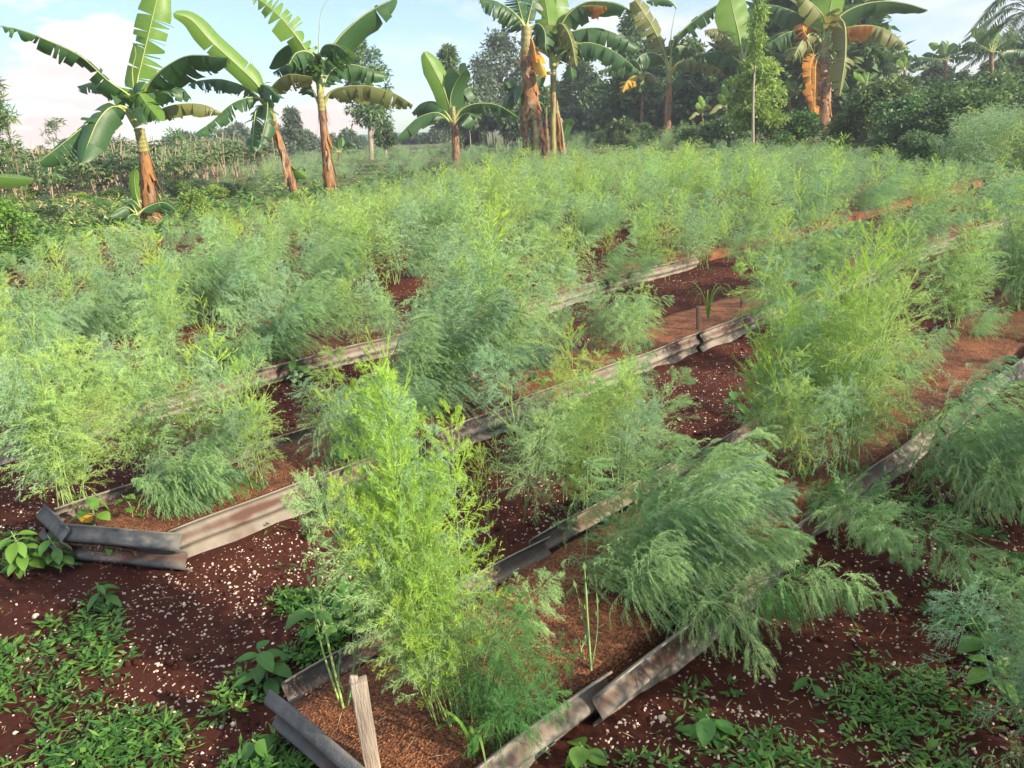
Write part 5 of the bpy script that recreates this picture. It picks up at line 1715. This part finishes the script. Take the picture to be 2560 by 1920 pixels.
def build_shrubs():
    rg = random.Random(9)
    # citrus-like dark bushes at right
    for i, (px, Y, py, w) in enumerate([(2190, 30, 205, 1.1), (2260, 27, 240, 1.2), (2330, 31, 205, 1.1), (2400, 26, 225, 1.2), (2470, 29, 185, 1.1), (2550, 27, 200, 1.1), (2150, 33, 260, 1.2), (2290, 23, 330, 1.3), (2390, 22, 345, 1.3), (2100, 31, 300, 1.2), (2610, 24, 210, 1.1)]):
        shrub('dark glossy leaved bush in the thicket at the right', px, Y, py, 'leaf_dark' if i % 3 else 'leaf_mid', i % 3, w, 'dark glossy bushes in the thicket at the right', L=.075, W=.045, clumps=60, per=55)
    for i, (px, Y, py, w) in enumerate([(2480, 15.5, 460, 1.3), (2560, 15, 440, 1.3), (2420, 17, 430, 1.2)]):
        shrub('low dark bush in front of the pale asparagus slope at right', px, Y, py, 'leaf_dark', i, w, 'low dark bushes before the slope at right', L=.075, W=.045, clumps=60, per=55)
    # bushes near the feathery shrub
    for i, (px, Y, py, w) in enumerate([(1830, 36, 290, 1.2), (1930, 34, 300, 1.3), (1990, 34, 280, 1.3), (1780, 37, 305, 1.3), (1720, 38, 320, 1.4), (1960, 30, 335, 1.3), (1850, 29, 350, 1.2)]):
        shrub('low dark bush at the foot of the feathery shrub', px, Y, py, ['leaf_dark', 'leaf_mid', 'leaf_weed'][i % 3], i % 3, w, 'low bushes at the foot of the feathery shrub', L=.1, W=.055)
    for i, (px, Y, py, w) in enumerate([(1610, 50, 310, 1.4), (1560, 50, 300, 1.4), (1500, 52, 330, 1.4), (1680, 50, 318, 1.4)]):
        shrub('dark green bush in front of the wood beside the slender banana', px, Y, py, 'leaf_mid', i % 3, w, 'dark bushes in front of the wood', L=.14, W=.08)
    # left
    shrub('yellow green bush at the left edge of the photo, lit by the sun', 20, 13.2, 500, 'leaf_weed_light', 0, 1.0, L=.07, W=.045, clumps=70, per=50)
    shrub('small conical yellow green bush right of the leftmost banana trunk', 495, 18, 470, 'leaf_light', 1, .85, L=.09, W=.05)
    for i, (px, Y, py, w) in enumerate([(300, 17, 540, 1.3), (345, 15.8, 560, 1.3), (430, 18.5, 540, 1.2), (255, 18, 555, 1.3)]):
        shrub('low green bush around the foot of the leftmost banana', px, Y, py, 'leaf_weed' if i % 2 else 'leaf_mid', i % 3, w, 'low bushes around the foot of the leftmost banana', L=.09, W=.05)
    for i, (px, Y, py, w) in enumerate([(690, 22.5, 490, 1.3), (740, 21.5, 500, 1.2), (790, 22, 492, 1.2), (860, 23, 478, 1.3), (900, 24, 470, 1.2), (650, 22, 500, 1.2)]):
        shrub('dark leafy bush at the foot of the two leaning bananas', px, Y, py, ['leaf_mid', 'leaf_weed', 'leaf_dark'][i % 3], i % 3, w, 'leafy bushes at the foot of the two leaning bananas', L=.12, W=.07)
    for i, (px, Y, py, w) in enumerate([(1110, 31, 420, 1.3), (1180, 32, 410, 1.3), (1300, 33, 395, 1.3), (1340, 34, 385, 1.1), (1420, 35, 400, 1.3), (1500, 36, 380, 1.4), (1390, 31, 425, 1.2), (1580, 38, 358, 1.4), (1700, 39, 350, 1.4)]):
        shrub('low green bush in the weedy strip by the central banana clump', px, Y, py, ['leaf_mid', 'leaf_weed', 'leaf_weed_light'][i % 3], i % 3, w, 'low bushes in the weedy strip by the central clump', L=.11, W=.06)
    for i in range(44):
        px = rg.uniform(-60, 640); Y = rg.uniform(19, 27) if px < 330 else rg.uniform(25, 31)
        shrub('scrubby olive weed bush in the rough ground at left', px, Y, proj(ground_at(px, Y))[1] - rg.uniform(22, 48), ['leaf_mid', 'leaf_light', 'leaf_grey'][i % 3], i % 3, 1.5, 'scrubby weed bushes in the rough ground at left', L=.085, W=.04)


build_shrubs()


# cassava field at left: leaning pale stems with a tuft of fingered leaves
def cassava_mesh(seed):
    rg = np.random.default_rng(seed)
    sm, fm = MB(), MB()
    for k in range(3):
        a = rg.random() * 6.28
        lean = .12 + .18 * rg.random()
        h = .75 + .25 * rg.random()
        P = spline([(0, 0, -.03), (math.cos(a) * lean * .4, math.sin(a) * lean * .4, h * .5), (math.cos(a) * lean, math.sin(a) * lean, h)], 8)
        sm.tube(P, np.linspace(.013, .008, 8), 5)
        C, Dd = [], []
        for q in range(14):
            t = .5 + .5 * rg.random()
            b = P[int(t * 7)]
            b2 = rg.random() * 6.28
            pl = .10 + .12 * rg.random()
            c = b + np.array([math.cos(b2) * pl, math.sin(b2) * pl, .05 * rg.standard_normal() + .03])
            for f in range(6):
                an = b2 + (f - 2.5) * .5
                C.append(c); Dd.append((math.cos(an), math.sin(an), -.45 + .2 * rg.standard_normal()))
        C, Dd = np.array(C), np.array(Dd)
        V, F = leaf_quads(C, Dd, np.tile(UP, (len(C), 1)) + .3 * rg.standard_normal(C.shape), .10 + .05 * rg.random(len(C)), .03 + .012 * rg.random(len(C)))
        fm.add(V, F)
    return sm.mesh('stem', M['cassava_stem'], True), fm.mesh('foliage', M['cassava'])


CASSAVA = [cassava_mesh(200 + i) for i in range(6)]


def build_cassava():
    rg = random.Random(31)
    n = 0
    for row in range(9):
        Y = 27 + row * 3.0
        px = -90
        while px < 800:
            px += rg.uniform(26, 44) * 27 / Y * 1.0
            if px > 420 + row * 48: break
            p = ground_at(px, Y + rg.uniform(-.9, .9)); p.z = ground_z(p.x, p.y)
            if n >= 190: break
            sm, fm = CASSAVA[rg.randrange(6)]
            root = empty('cassava_plant', p, rg.uniform(0, 6.28), rg.uniform(1.5, 2.0) * (1.0 if row < 4 else 1.12))
            zone = 'left of the leftmost banana' if px < 330 else ('between the first two bananas' if px < 600 else 'right of the two leaning bananas')
            tag(root, f'cassava plant with pale bare stems in the field {zone}', 'cassava', f'cassava plants in the field {zone}')
            link('stem', sm, root); link('foliage', fm, root)
            n += 1


build_cassava()

# hills far away
def build_hills():
    for (px0, px1, Y, top, seed) in ((1900, 2900, 190, 150, 3), (700, 1500, 210, 322, 5)):
        n = 50
        V, F = [], []
        for i in range(n):
            px = px0 + (px1 - px0) * i / (n - 1)
            f = math.sin(math.pi * i / (n - 1)) ** .5
            for j in range(10):
                t = j / 9
                b = at(px, top, Y)
                zt = max(2.0, b.z) * f * (1 + .10 * hnoise(i * .3, t, 1.0, seed)) * math.sin(math.pi / 2 * t)
                V.append(((b.x) * (1 + .12 * t), Y + 60 * t, zt - 1))
        for i in range(n - 1):
            for j in range(9):
                p0 = i * 10 + j
                F.append([p0, p0 + 10, p0 + 11, p0 + 1])
        o = link('hills', mesh_np('hills', np.array(V), np.array(F), M['leaf_grey'], True))
        tag(o, kind='structure')


build_hills()

# palm fronds at the upper right corner
def palm(label, px, Y, py_crown, s, seed):
    p = ground_at(px, Y); p.z = ground_z(p.x, p.y); p = ground_at(px, Y, p.z)
    cz = at(px, py_crown, Y)
    root = empty('palm_tree', p)
    tag(root, label, 'palm tree')
    rg = np.random.default_rng(seed)
    top = Vector(cz) - p
    mb = MB(); mb.tube(spline([(0, 0, -.1), (top.x * .4, top.y, top.z * .5), top], 10), np.linspace(.2, .14, 10), 9, True, .05, rg)
    link('trunk', mb.mesh('trunk', M['bark'], True), root)
    for i in range(15):
        a = i * 2.4; e = .9 - .12 * i
        L = s * (.85 + .3 * rg.random())
        d = np.array([math.cos(a), math.sin(a), 0])
        P = spline([np.array(top), np.array(top) + d * L * .45 + UP * L * .32 * (e + .4), np.array(top) + d * L + UP * L * (.2 * e - .32)], 26)
        T = norm(np.gradient(P, axis=0))
        S = norm(np.cross(T, UP))
        mb = MB(); mb.tube(P, np.linspace(.03, .008, 26), 4)
        C, D, Ls = [], [], []
        for q in range(4, 26):
            for sg in (-1, 1):
                for h in range(2):
                    C.append(P[q] + T[q] * .04 * h); D.append(S[q] * sg + T[q] * .7 - UP * .35 + .1 * rg.standard_normal(3)); Ls.append(L * .26 * math.sin(math.pi * (q / 28)) ** .5)
        C, D, Ls = np.array(C), np.array(D), np.array(Ls)
        V, F = leaf_quads(C, D, np.tile(UP, (len(C), 1)), Ls, Ls * .09)
        mb.add(V, F)
        link('frond', mb.mesh('frond', M['leaf_dark']), root)


palm('dark palm at the upper right corner of the photo', 2580, 46, 30, 3.2, 5)
palm('feathery palm crown behind the bananas at the right skyline', 2520, 56, 110, 2.6, 9)

# ------------------------------------------------------------------ ground cover in the foreground
def in_bed(p, m=0.06):
    s, n = sn(p)
    for n0, hw, s0, s1 in BEDS:
        if abs(n - n0) < hw + m and s0 - .05 < s < s1: return True
    return False


def poly_in(pt, poly):
    x, y = pt
    c = False
    for i in range(len(poly)):
        x1, y1 = poly[i]; x2, y2 = poly[i - 1]
        if (y1 > y) != (y2 > y) and x < (x2 - x1) * (y - y1) / (y2 - y1 + 1e-9) + x1: c = not c
    return c


# patches in ground metres, from where they lie in the photograph
def gpoly(pts): return [(gp(*q).x, gp(*q).y) for q in pts]


WEED_LEFT = gpoly([(-200, 1340), (60, 1330), (180, 1480), (330, 1560), (350, 1680), (270, 1780), (330, 1920), (-300, 1990)])
WEED_MID = gpoly([(690, 1500), (950, 1470), (1010, 1520), (720, 1700), (690, 1790), (870, 1935), (560, 1990), (530, 1800), (580, 1690), (640, 1600)])
WEED_RIGHT = gpoly([(1640, 1920), (1700, 1730), (1800, 1700), (2000, 1790), (2130, 1690), (2300, 1480), (2430, 1440), (2560, 1460), (2760, 1990), (1500, 2050), (1450, 1940)])
WEED_BOTTOM = gpoly([(0, 1830), (330, 1780), (640, 1830), (700, 2000), (0, 2000)])
PEB_DENSE = gpoly([(120, 1500), (470, 1400), (620, 1330), (900, 1230), (900, 1380), (760, 1440), (640, 1500), (560, 1650), (430, 1660), (300, 1560)])


def build_pebbles():
    rg = np.random.default_rng(4)
    ico = bpy.data.meshes.new('tmp')
    import bmesh
    bm = bmesh.new(); bmesh.ops.create_icosphere(bm, subdivisions=1, radius=1.0); bm.to_mesh(ico); bm.free()
    V0 = np.array([v.co[:] for v in ico.vertices]); F0 = np.array([p.vertices[:] for p in ico.polygons])
    bpy.data.meshes.remove(ico)
    Vs, Fs, off, n = [], [], 0, 0
    tries = 0
    while n < 27000 and tries < 260000:
        tries += 1
        y = .9 + 8.5 * rg.random() ** 1.7
        x = (rg.random() - .5) * 2 * (.95 * y + .4)
        p = Vector((x, y, 0))
        if in_bed(p): continue
        dens = .62 + .6 * hnoise(x, y, .8, 5.5) + .3 * hnoise(x, y, 3, 2.2)
        if poly_in((x, y), PEB_DENSE): dens = 1.3
        elif any(poly_in((x, y), q) for q in (WEED_LEFT, WEED_MID, WEED_BOTTOM)): dens *= .35
        if rg.random() > dens: continue
        r = .0026 + .0056 * rg.random() ** 2.0
        if rg.random() < .03: r *= 1.6
        sc = r * (np.array([1, .8, .6]) * (.7 + .6 * rg.random(3)))
        a = rg.random(3) * 6.28
        m = np.array(Matrix.Rotation(a[0], 3, 'Z') @ Matrix.Rotation(a[1] * .2, 3, 'X'))
        V = (V0 * (1 + .22 * rg.standard_normal((len(V0), 1)))) * sc
        V = V @ m.T + np.array([x, y, ground_z(x, y) + sc[2] * .15])
        Vs.append(V); Fs.append(F0 + off); off += len(V); n += 1
    o = link('pebbles', mesh_np('pebbles', np.concatenate(Vs), np.concatenate(Fs), M['pebble'], False))
    tag(o, 'small pale stones scattered over the dark red soil of the paths', 'pebbles', kind='stuff')


build_pebbles()


def build_clods():
    rg = np.random.default_rng(6)
    import bmesh
    me = bpy.data.meshes.new('tmp')
    bm = bmesh.new(); bmesh.ops.create_icosphere(bm, subdivisions=1, radius=1.0); bm.to_mesh(me); bm.free()
    V0 = np.array([v.co[:] for v in me.vertices]); F0 = np.array([p.vertices[:] for p in me.polygons])
    bpy.data.meshes.remove(me)
    Vs, Fs, off = [], [], 0
    for _ in range(16000):
        y = .9 + 7.5 * rg.random() ** 1.7
        x = (rg.random() - .5) * 2 * (.95 * y + .4)
        if in_bed(Vector((x, y, 0))): continue
        if rg.random() > .6 + .9 * hnoise(x, y, 1.7, 12.0): continue
        r = .004 + .016 * rg.random() ** 4
        sc = r * (np.array([1.1, .9, .65]) * (.7 + .6 * rg.random(3)))
        a = rg.random() * 6.28
        V = (V0 * (1 + .25 * rg.standard_normal((len(V0), 1)))) * sc
        c, q = math.cos(a), math.sin(a)
        V = np.stack([V[:, 0] * c - V[:, 1] * q + x, V[:, 0] * q + V[:, 1] * c + y, V[:, 2] + ground_z(x, y) + sc[2] * .2], -1)
        Vs.append(V); Fs.append(F0 + off); off += len(V)
    o = link('soil_clods', mesh_np('soil_clods', np.concatenate(Vs), np.concatenate(Fs), M['soil'], True))
    tag(o, 'crumbs and clods of dark red soil lying on the paths', 'soil', kind='stuff')


build_clods()


def build_litter():
    rg = np.random.default_rng(26)
    C, D = [], []
    while len(C) < 3200:
        y = .9 + 7 * rg.random() ** 1.6
        x = (rg.random() - .5) * 2 * (.95 * y + .4)
        b = in_bed(Vector((x, y, 0)), -.06)
        if not b and in_bed(Vector((x, y, 0)), .07): continue
        a = rg.random() * 6.28
        C.append((x, y, (BED_Z + .03 if b else ground_z(x, y) + .006))); D.append((math.cos(a), math.sin(a), .12 * rg.standard_normal()))
    C, D = np.array(C), np.array(D)
    L = .015 + .06 * rg.random(len(C)) ** 2
    V, F = leaf_quads(C, D, np.tile(UP, (len(C), 1)), L, .0016 + .0012 * rg.random(len(C)))
    tag(link('plant_litter', mesh_np('plant_litter', V, F, M['straw'])), 'bits of dry straw and fallen stalks littering the paths and beds', 'litter', kind='stuff')


build_litter()


def build_husks():
    rg = np.random.default_rng(14)
    C, D = [], []
    while len(C) < 15000:
        k = 1 if rg.random() < .7 else 2
        n0, hw, s0, s1 = BEDS[k]
        s = s0 + .05 + (5.5 if k == 1 else 4.5) * rg.random() ** 1.5
        n = n0 + (rg.random() * 2 - 1) * hw * .94
        p = SNP(s, n)
        u = (n - n0) / hw
        C.append((p.x, p.y, BED_Z + .02 * (1 - u * u) + .015 * hnoise(p.x, p.y, 2.5, 1.3) + .008 * hnoise(p.x, p.y, 9, 4.2) + .003))
        a = rg.random() * 6.28
        D.append((math.cos(a), math.sin(a), .5 * rg.standard_normal()))
    C, D = np.array(C), np.array(D)
    V, F = leaf_quads(C, D, np.tile(UP, (len(C), 1)) + .6 * rg.standard_normal(C.shape), .008 + .005 * rg.random(len(C)), .003 + .0015 * rg.random(len(C)), .1)
    o = link('rice_husks', mesh_np('rice_husks', V, F, M['husk']))
    tag(o, 'orange brown rice husks spread as mulch over the garden beds', 'mulch', kind='stuff')


build_husks()


def build_weeds():
    rg = np.random.default_rng(8)
    per = {}

    def sprig(p, h, nleaf, L, W, mt, spread):
        """a low weed: few short stems carrying lance shaped leaves"""
        C, D, U = [], [], []
        for k in range(nleaf):
            a = rg.random() * 6.28
            t = rg.random()
            r = spread * t
            C.append((p[0] + r * math.cos(a) * .5, p[1] + r * math.sin(a) * .5, p[2] + h * (.15 + .8 * (1 - t) * rg.random() + .1)))
            D.append((math.cos(a), math.sin(a), .55 - .7 * t + .25 * rg.standard_normal()))
        C, D = np.array(C), np.array(D)
        V, F = leaf_quads(C, D, np.tile(UP, (nleaf, 1)) + .35 * rg.standard_normal((nleaf, 3)), L * (.6 + .7 * rg.random(nleaf)), W * (.7 + .6 * rg.random(nleaf)), -.12)
        per.setdefault(mt, MB()).add(V, F)

    def scatter(poly, count, fn, edge=.0):
        xs = [q[0] for q in poly]; ys = [q[1] for q in poly]
        n = t = 0
        while n < count and t < count * 30:
            t += 1
            x = rg.uniform(min(xs), max(xs)); y = rg.uniform(min(ys), max(ys))
            if not poly_in((x, y), poly) or in_bed(Vector((x, y, 0)), .02): continue
            if rg.random() > .45 + 1.6 * hnoise(x, y, 3.2, 9.1): continue
            fn((x, y, ground_z(x, y))); n += 1
    gl = lambda p: sprig(p, .042, 7, .036, .0085, 'leaf_weed' if rg.random() < .75 else 'leaf_weed_light', .07)
    bl = lambda p: sprig(p, .05, 7, .034, .016, 'leaf_weed' if rg.random() < .7 else 'leaf_weed_light', .06)
    scatter(WEED_LEFT, 430, gl); scatter(WEED_LEFT, 150, bl)
    scatter(WEED_BOTTOM, 170, gl)
    scatter(WEED_MID, 210, gl); scatter(WEED_MID, 80, bl)
    scatter(WEED_RIGHT, 330, gl); scatter(WEED_RIGHT, 40, bl)
    # single sprigs along the paths
    allp = [(-3.5, 1.0), (4, 1.0), (9, 9), (-9, 9)]
    scatter(allp, 190, gl); scatter(allp, 60, bl)
    stuff_from('weeds', per, 'patches of low green weeds and grass on the red soil in the foreground', 'weeds')
    # rough vegetation on the far ground
    per.clear()
    for _ in range(2600):
        px = rg.uniform(-150, 2700)
        v0 = topline(px)
        py = v0 - rg.uniform(-25, 90)
        d = ray(px, py)
        if d.z > -8: continue
        p = gp(px, py)
        if p.y > 60 or p.y < 9: continue
        sprig((p.x, p.y, ground_z(p.x, p.y)), .28, 12, .22, .06, 'leaf_weed' if rg.random() < .5 else ('leaf_light' if rg.random() < .35 else 'leaf_mid'), .4)
    for _ in range(900):
        px = rg.uniform(-150, 420); Y = rg.uniform(14.5, 30)
        p = ground_at(px, Y)
        sprig((p.x, p.y, 0), .3, 12, .2, .045, 'leaf_weed' if rg.random() < .4 else ('leaf_light' if rg.random() < .5 else 'straw'), .4)
    stuff_from('rough_grass', per, 'rough grass and weeds between the asparagus field and the bananas', 'grass')


build_weeds()


def broad_weed(label, px, py, h, nleaf, L, W, leaf='leaf_weed', seed=1, yellow=0, name='broadleaf_weed', z=None, spread=.6):
    p = gp(px, py, BED_Z if z is None else z)
    if z is None: pass
    root = empty(name, p)
    tag(root, label, 'weed')
    rg = np.random.default_rng(seed)
    sm = MB()
    top = np.array([.1 * h * rg.standard_normal(), .1 * h * rg.standard_normal(), h])
    P = spline([(0, 0, -.02), top * .5 + np.array([.02, 0, 0]), top], 10)
    sm.tube(P, np.linspace(.0035, .0018, 10), 5)
    for k in range(nleaf):
        t = .25 + .75 * (k + .5) / nleaf
        b = P[int(t * 9)]
        a = k * 2.4 + rg.random() * .5
        pl = h * .22 * spread * (1.2 - .6 * t)
        d = np.array([math.cos(a), math.sin(a), .25])
        e = b + d * pl
        sm.tube([b, (b + e) / 2 + np.array([0, 0, .006]), e], .0012, 4, False)
        # one broad leaf: a cupped oval blade
        l, w = L * (.7 + .5 * rg.random()), W * (.7 + .5 * rg.random())
        T = norm(np.array([math.cos(a), math.sin(a), -.25 + .25 * rg.standard_normal()]))
        S = norm(np.cross(T, UP)); N_ = np.cross(S, T)
        V, F, U = [], [], []
        for i in range(8):
            u = i / 7
            ww = w * .5 * math.sin(math.pi * min(1, .06 + u * .94)) ** .75 * (1.12 - .35 * u)
            for j in range(5):
                v = (j / 4 - .5) * 2
                V.append(e + T * l * u + S * ww * v + N_ * (.22 * ww * abs(v) - .25 * l * u * u)); U.append((u, v))
        for i in range(7):
            for j in range(4):
                p0 = i * 5 + j; F.append([p0, p0 + 1, p0 + 6, p0 + 5])
        mb = MB(); mb.add(V, F, U)
        link('leaf', mb.mesh('leaf', M['banana_yellow' if k < yellow else leaf], True), root)
    link('stem', sm.mesh('stem', M['stem'], True), root)
    return root


def build_single_weeds():
    broad_weed('leafy weed with yellowing lower leaves by the dark sheet of the second bed', 235, 1345, .26, 11, .075, .055, 'leaf_weed_light', 3, 3, z=.05)
    broad_weed('small broad leaved weed inside the near end of the second bed', 330, 1300, .14, 6, .06, .045, 'leaf_weed_light', 5)
    broad_weed('weed with rounded leaves leaning on the dark sheet of the second bed', 275, 1400, .16, 6, .06, .045, 'leaf_weed', 7, z=.02)
    broad_weed('low weed rosette in front of the dark sheet, near its wavy cut end', 350, 1410, .1, 7, .05, .035, 'leaf_weed', 9, z=.0)
    broad_weed('low green weed on the stony path left of the brightest asparagus', 800, 1290, .13, 11, .05, .032, 'leaf_weed', 11, z=0)
    broad_weed('small green weed on the path between the first two beds', 765, 1345, .07, 7, .04, .025, 'leaf_weed', 12, z=0)
    broad_weed('climbing weed with round leaves on the red stained sheet of the second bed', 860, 1200, .24, 8, .07, .05, 'leaf_weed', 13, z=.05)
    broad_weed('dark bushy weed at the sheet right of the short stake', 1345, 985, .28, 16, .07, .05, 'leaf_weed', 15, z=.02)
    broad_weed('green weed in front of the small dark stake of the third bed', 735, 960, .2, 8, .11, .07, 'leaf_weed', 17, z=0)
    broad_weed('pale toothed weed beside the grey sheet of the nearest bed', 660, 1720, .15, 12, .085, .055, 'leaf_weed', 19, z=0)
    broad_weed('leafy dark weed clump behind the grey sheet, left of the brightest asparagus', 870, 1560, .20, 18, .085, .05, 'leaf_weed', 21, z=0)
    broad_weed('second leafy weed behind the grey sheet of the nearest bed', 800, 1600, .16, 14, .08, .05, 'leaf_weed', 22, z=0)
    broad_weed('small two leaved seedling on the stony path at right', 2010, 1730, .06, 5, .06, .035, 'leaf_weed', 23, z=0)
    broad_weed('glossy round leaved weed at the bottom, right of the foreground sheet', 1760, 1850, .09, 8, .075, .055, 'leaf_weed', 25, z=0)
    broad_weed('broad leaved weed at the bottom edge right of the foreground sheet', 1440, 1925, .09, 8, .07, .05, 'leaf_weed_light', 27, z=0)
    broad_weed('round leaved weed beside the pale asparagus at the right edge', 2450, 1660, .17, 9, .08, .06, 'leaf_weed', 29, z=0)
    broad_weed('lighter weed just below the round leaved one at right', 2460, 1720, .1, 7, .07, .05, 'leaf_weed_light', 31, z=0)
    broad_weed('bright green leafy weed patch left of the dark corner piece', 60, 1440, .22, 22, .075, .05, 'leaf_weed_light', 33, z=0)
    broad_weed('leafy weed at the left edge near the second bed', 150, 1430, .17, 16, .07, .045, 'leaf_weed', 35, z=0)
    broad_weed('pointed leaved weed left of the pebbles', 250, 1520, .12, 12, .07, .035, 'leaf_weed', 37, z=0)
    broad_weed('small weed with upright leaves at the bottom left', 640, 1905, .08, 6, .07, .05, 'leaf_weed', 39, z=0)
    broad_weed('weed behind the far sheet in the path at the middle right', 1830, 1040, .2, 9, .08, .05, 'leaf_weed', 41, z=0)
    # young asparagus spears
    def spears(label, spots):
        root = None
        for (bx, by, tx, ty, r, mt) in spots:
            b = gp(bx, by, BED_Z)
            if root is None:
                root = empty('asparagus_plant', b); tag(root, label, 'asparagus'); o = b
            t = at(tx, ty, b.y + .05)
            P = spline([b - o, (b - o) * .5 + (t - o) * .5 + Vector((random.uniform(-.02, .02), 0, .0)), t - o], 16)
            mb = MB(); mb.tube(P, np.concatenate([np.linspace(r, r * .75, 11), np.linspace(r * .9, r * .25, 5)]), 7)
            for q in range(3, 16, 2):         # scales, crowded towards the tip
                if q < 8 and q % 4: continue
                a = q * 2.4
                T = norm(np.array(P[min(15, q + 1)] if q < 15 else P[15]) - np.array(P[q - 1]))
                V, F = leaf_quads(np.array([P[q]]) + np.array([[math.cos(a), math.sin(a), 0]]) * r * .6, np.array([T + .25 * np.array([math.cos(a), math.sin(a), 0])]), np.array([[math.cos(a), math.sin(a), .1]]), [.03], [.012])
                mb.add(V, F)
            link('spear', mb.mesh('spear', M[mt], True), root)
    spears('cluster of thin bare asparagus spears in the near left corner of the nearest bed', [
        (860, 1778, 783, 1352, .0042, 'stem_yellow'), (850, 1760, 775, 1455, .0034, 'stem_yellow'), (862, 1740, 850, 1640, .003, 'stem'), (866, 1770, 905, 1490, .003, 'stem'), (872, 1765, 915, 1480, .0028, 'stem'), (868, 1775, 880, 1560, .0026, 'stem')])
    spears('young branching asparagus shoot on bare mulch between the bright bush and the big dome', [
        (1478, 1680, 1462, 1425, .0042, 'stem'), (1478, 1678, 1440, 1470, .0025, 'stem'), (1478, 1676, 1490, 1455, .0025, 'stem'), (1470, 1660, 1462, 1600, .003, 'stem')])
    # grass tuft on the bare mulch
    def tuft(label, px, py, h, n, seed):
        p = gp(px, py, BED_Z)
        root = empty('grass_tuft', p); tag(root, label, 'grass tuft')
        rg = np.random.default_rng(seed)
        for k in range(n):
            a = rg.random() * 6.28; L = h * (.7 + .5 * rg.random()); out = .5 + .5 * rg.random()
            d = np.array([math.cos(a), math.sin(a), 0])
            P = spline([(0, 0, 0), d * L * .18 * out + UP * L * .6, d * L * .5 * out + UP * L * .75, d * L * .8 * out + UP * L * .4], 12)
            T = norm(np.gradient(P, axis=0)); S = norm(np.cross(T, UP))
            w = .006 * (1 - np.linspace(0, 1, 12) ** 2)[:, None] + .0006
            V = np.stack([P - S * w, P + S * w], 1).reshape(-1, 3)
            F = [[2 * i, 2 * i + 1, 2 * i + 3, 2 * i + 2] for i in range(11)]
            mb = MB(); mb.add(V, F)
            link('blade', mb.mesh('blade', M['leaf_weed_light'], True), root)
    tuft('tuft of arching grass blades on the bare orange mulch of the second bed', 1770, 800, .42, 9, 3)
    tuft('short bright grass blades by the sheet at the bottom edge', 1190, 1905, .16, 5, 5)


build_single_weeds()


# ------------------------------------------------------------------ haze
def build_haze():
    m = bpy.data.materials.new('haze')
    m.use_nodes = True
    nt = m.node_tree
    nt.nodes.remove(nt.nodes['Principled BSDF'])
    v = nt.nodes.new('ShaderNodeVolumePrincipled')
    v.inputs['Color'].default_value = (.86, .92, 1.0, 1)
    v.inputs['Density'].default_value = HAZE
    v.inputs['Anisotropy'].default_value = .2
    nt.links.new(v.outputs[0], nt.nodes['Material Output'].inputs['Volume'])
    x0, x1, y0, y1, z0, z1 = -310, 310, -70, 310, -3, 50
    V = [(x, y, z) for x in (x0, x1) for y in (y0, y1) for z in (z0, z1)]
    o = link('haze', mesh_np('haze', np.array(V, float), np.array([[0, 1, 3, 2], [4, 6, 7, 5], [0, 4, 5, 1], [2, 3, 7, 6], [0, 2, 6, 4], [1, 5, 7, 3]]), m))
    tag(o, 'faint blue evening haze over the far trees and hills', 'haze', kind='stuff')


HAZE = .0012
build_haze()
